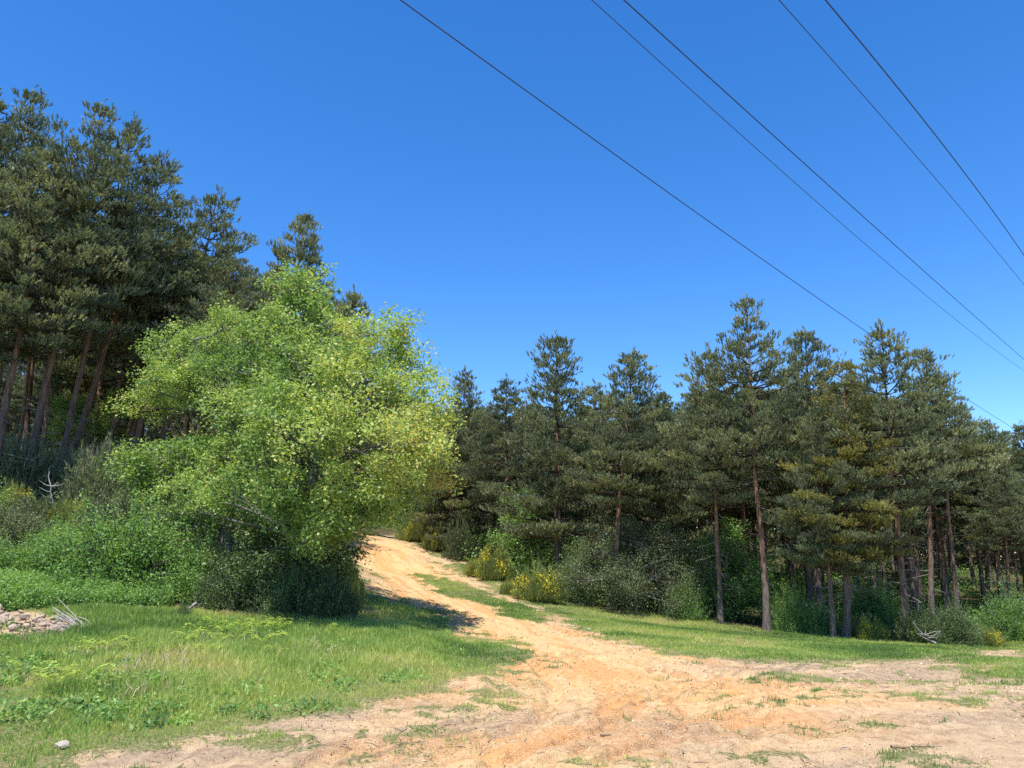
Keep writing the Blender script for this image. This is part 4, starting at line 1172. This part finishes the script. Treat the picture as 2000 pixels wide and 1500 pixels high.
def twig_bundle():
    g = at_ground(132, 1232); rng = np.random.default_rng(3); T = Tubes()
    for i in range(34):
        a = rng.normal(-0.35, .25); L = rng.uniform(.35, .85)
        b = np.array([.3 + rng.normal(0, .08), rng.normal(0, .12), rng.uniform(0, .08)])
        d = np.array([-math.cos(a) * .8, rng.normal(0, .15), .35 + rng.normal(0, .15)])
        T.add([b, b + d * L * .5 + rng.normal(0, .02, 3), b + d * L], [.011, .009, .004], 4)
    o = link('twig_bundle', T.mesh('twig_bundle', M['twig'])); o.location = g
    tag(o, 'bundle of bleached dead twigs beside the rubble heap', 'twig bundle')
twig_bundle()
def snag(px, Y, top_px, top_py, label, seed, lean=0):
    rng = np.random.default_rng(seed); T = Tubes()
    z = 0
    for _ in range(6):
        x = (px - 1000.0) / F * (Y * cp + (z - EYE) * sp); z = hz(x, Y)
    b = np.array([x, Y, z]); t_ = at(top_px, top_py, Y) - b
    s = np.linspace(0, 1, 12)
    pts = t_[None] * s[:, None] + np.cumsum(rng.normal(0, .03, (12, 3)), 0) * np.array([1.6, 1, 0.3])
    pts[0] = 0
    T.add(pts, np.linspace(.035, .012, 12), 6)
    for q in range(9):
        i = rng.integers(5, 11); d = rng.normal(0, 1, 3); d[2] = abs(d[2]) * .3; d = unit(d)
        L = rng.uniform(.2, .5)
        T.add([pts[i], pts[i] + d * L * .5 + rng.normal(0, .04, 3), pts[i] + d * L + np.array([0, 0, .1])], [.015, .011, .005], 4)
    o = link('dead_snag', T.mesh('dead_snag', M['twig'])); o.location = b
    tag(o, label, 'dead sapling')
snag(107, 24.2, 94, 920, 'white crooked dead sapling in front of the leaning pine', 4)
snag(1830, 25.0, 1815, 1235, 'pale dead twiggy sapling at the right grass edge', 5)
snag(1290, 30, 1330, 1140, 'pale bare leaning sapling in the grey-green thicket', 6)
def dead_branch(px, py, Y, L, a, el, label, seed):
    rng = np.random.default_rng(seed); T = Tubes()
    b = at(px, py, Y)
    s = np.linspace(0, 1, 8)[:, None]
    d = np.array([math.cos(a) * math.cos(el), math.sin(a) * math.cos(el), math.sin(el)])
    pts = d * L * s + np.array([0, 0, 1.]) * (.12 * L * np.sin(s * 3)) + rng.normal(0, .01, (8, 3))
    T.add(pts, np.linspace(.028, .008, 8), 5)
    o = link('dead_branch', T.mesh('dead_branch', M['twig'])); o.location = b
    tag(o, label, 'dead branch')

# ------------------------------------------------------------------ power cables
AZ = R(42.0)
U = np.array([math.sin(AZ), math.cos(AZ), 0]); Nn = np.array([math.cos(AZ), -math.sin(AZ), 0])
WIRES = [([(775, 0), (1000, 155), (1240, 328), (1500, 511), (1690, 648), (1860, 762), (1965, 827)], 12.5, 'leftmost power cable, sinking behind the right-hand pines', 0.014),
         ([(1160, 0), (1330, 163), (1560, 362), (1780, 553), (2000, 724)], 12.0, 'thin second power cable from the left', 0.009),
         ([(1222, 0), (1400, 167), (1600, 347), (1800, 524), (2000, 702)], 12.6, 'third power cable, thick middle one close to the thin second cable', 0.014),
         ([(1520, 0), (1640, 132), (1760, 270), (1880, 412), (2000, 556)], 12.0, 'thin fourth power cable from the left', 0.009),
         ([(1610, 0), (1700, 104), (1800, 226), (1900, 362), (2000, 498)], 12.6, 'rightmost power cable, crossing the top right corner', 0.014)]
for pts, H0, label, rad in WIRES:
    pm = pts[len(pts) // 2]
    d = ray(*pm); P0 = np.array([0, 0, EYE]) + d * ((H0 - EYE) / d[2])
    off = P0 @ Nn
    s_, z_ = [], []
    for p in pts:
        d = ray(*p); t = off / (d @ Nn)
        Q = np.array([0, 0, EYE]) + d * t
        s_.append(Q @ U); z_.append(Q[2])
    co = np.polyfit(s_, z_, 2)
    print(label, 's', np.round(s_, 1), 'z', np.round(z_, 2), 'quad', co)
    ss = np.linspace(min(s_) - 25, max(s_) + 12, 90)
    zz = np.polyval(co, ss)
    P = off * Nn[None] + ss[:, None] * U[None]; P[:, 2] = zz
    T = Tubes(); T.add(P, rad, 6)
    me = T.mesh('power_cable', M['cable'])
    tag(link('power_cable', me), label, 'power cable', 'overhead power cables')
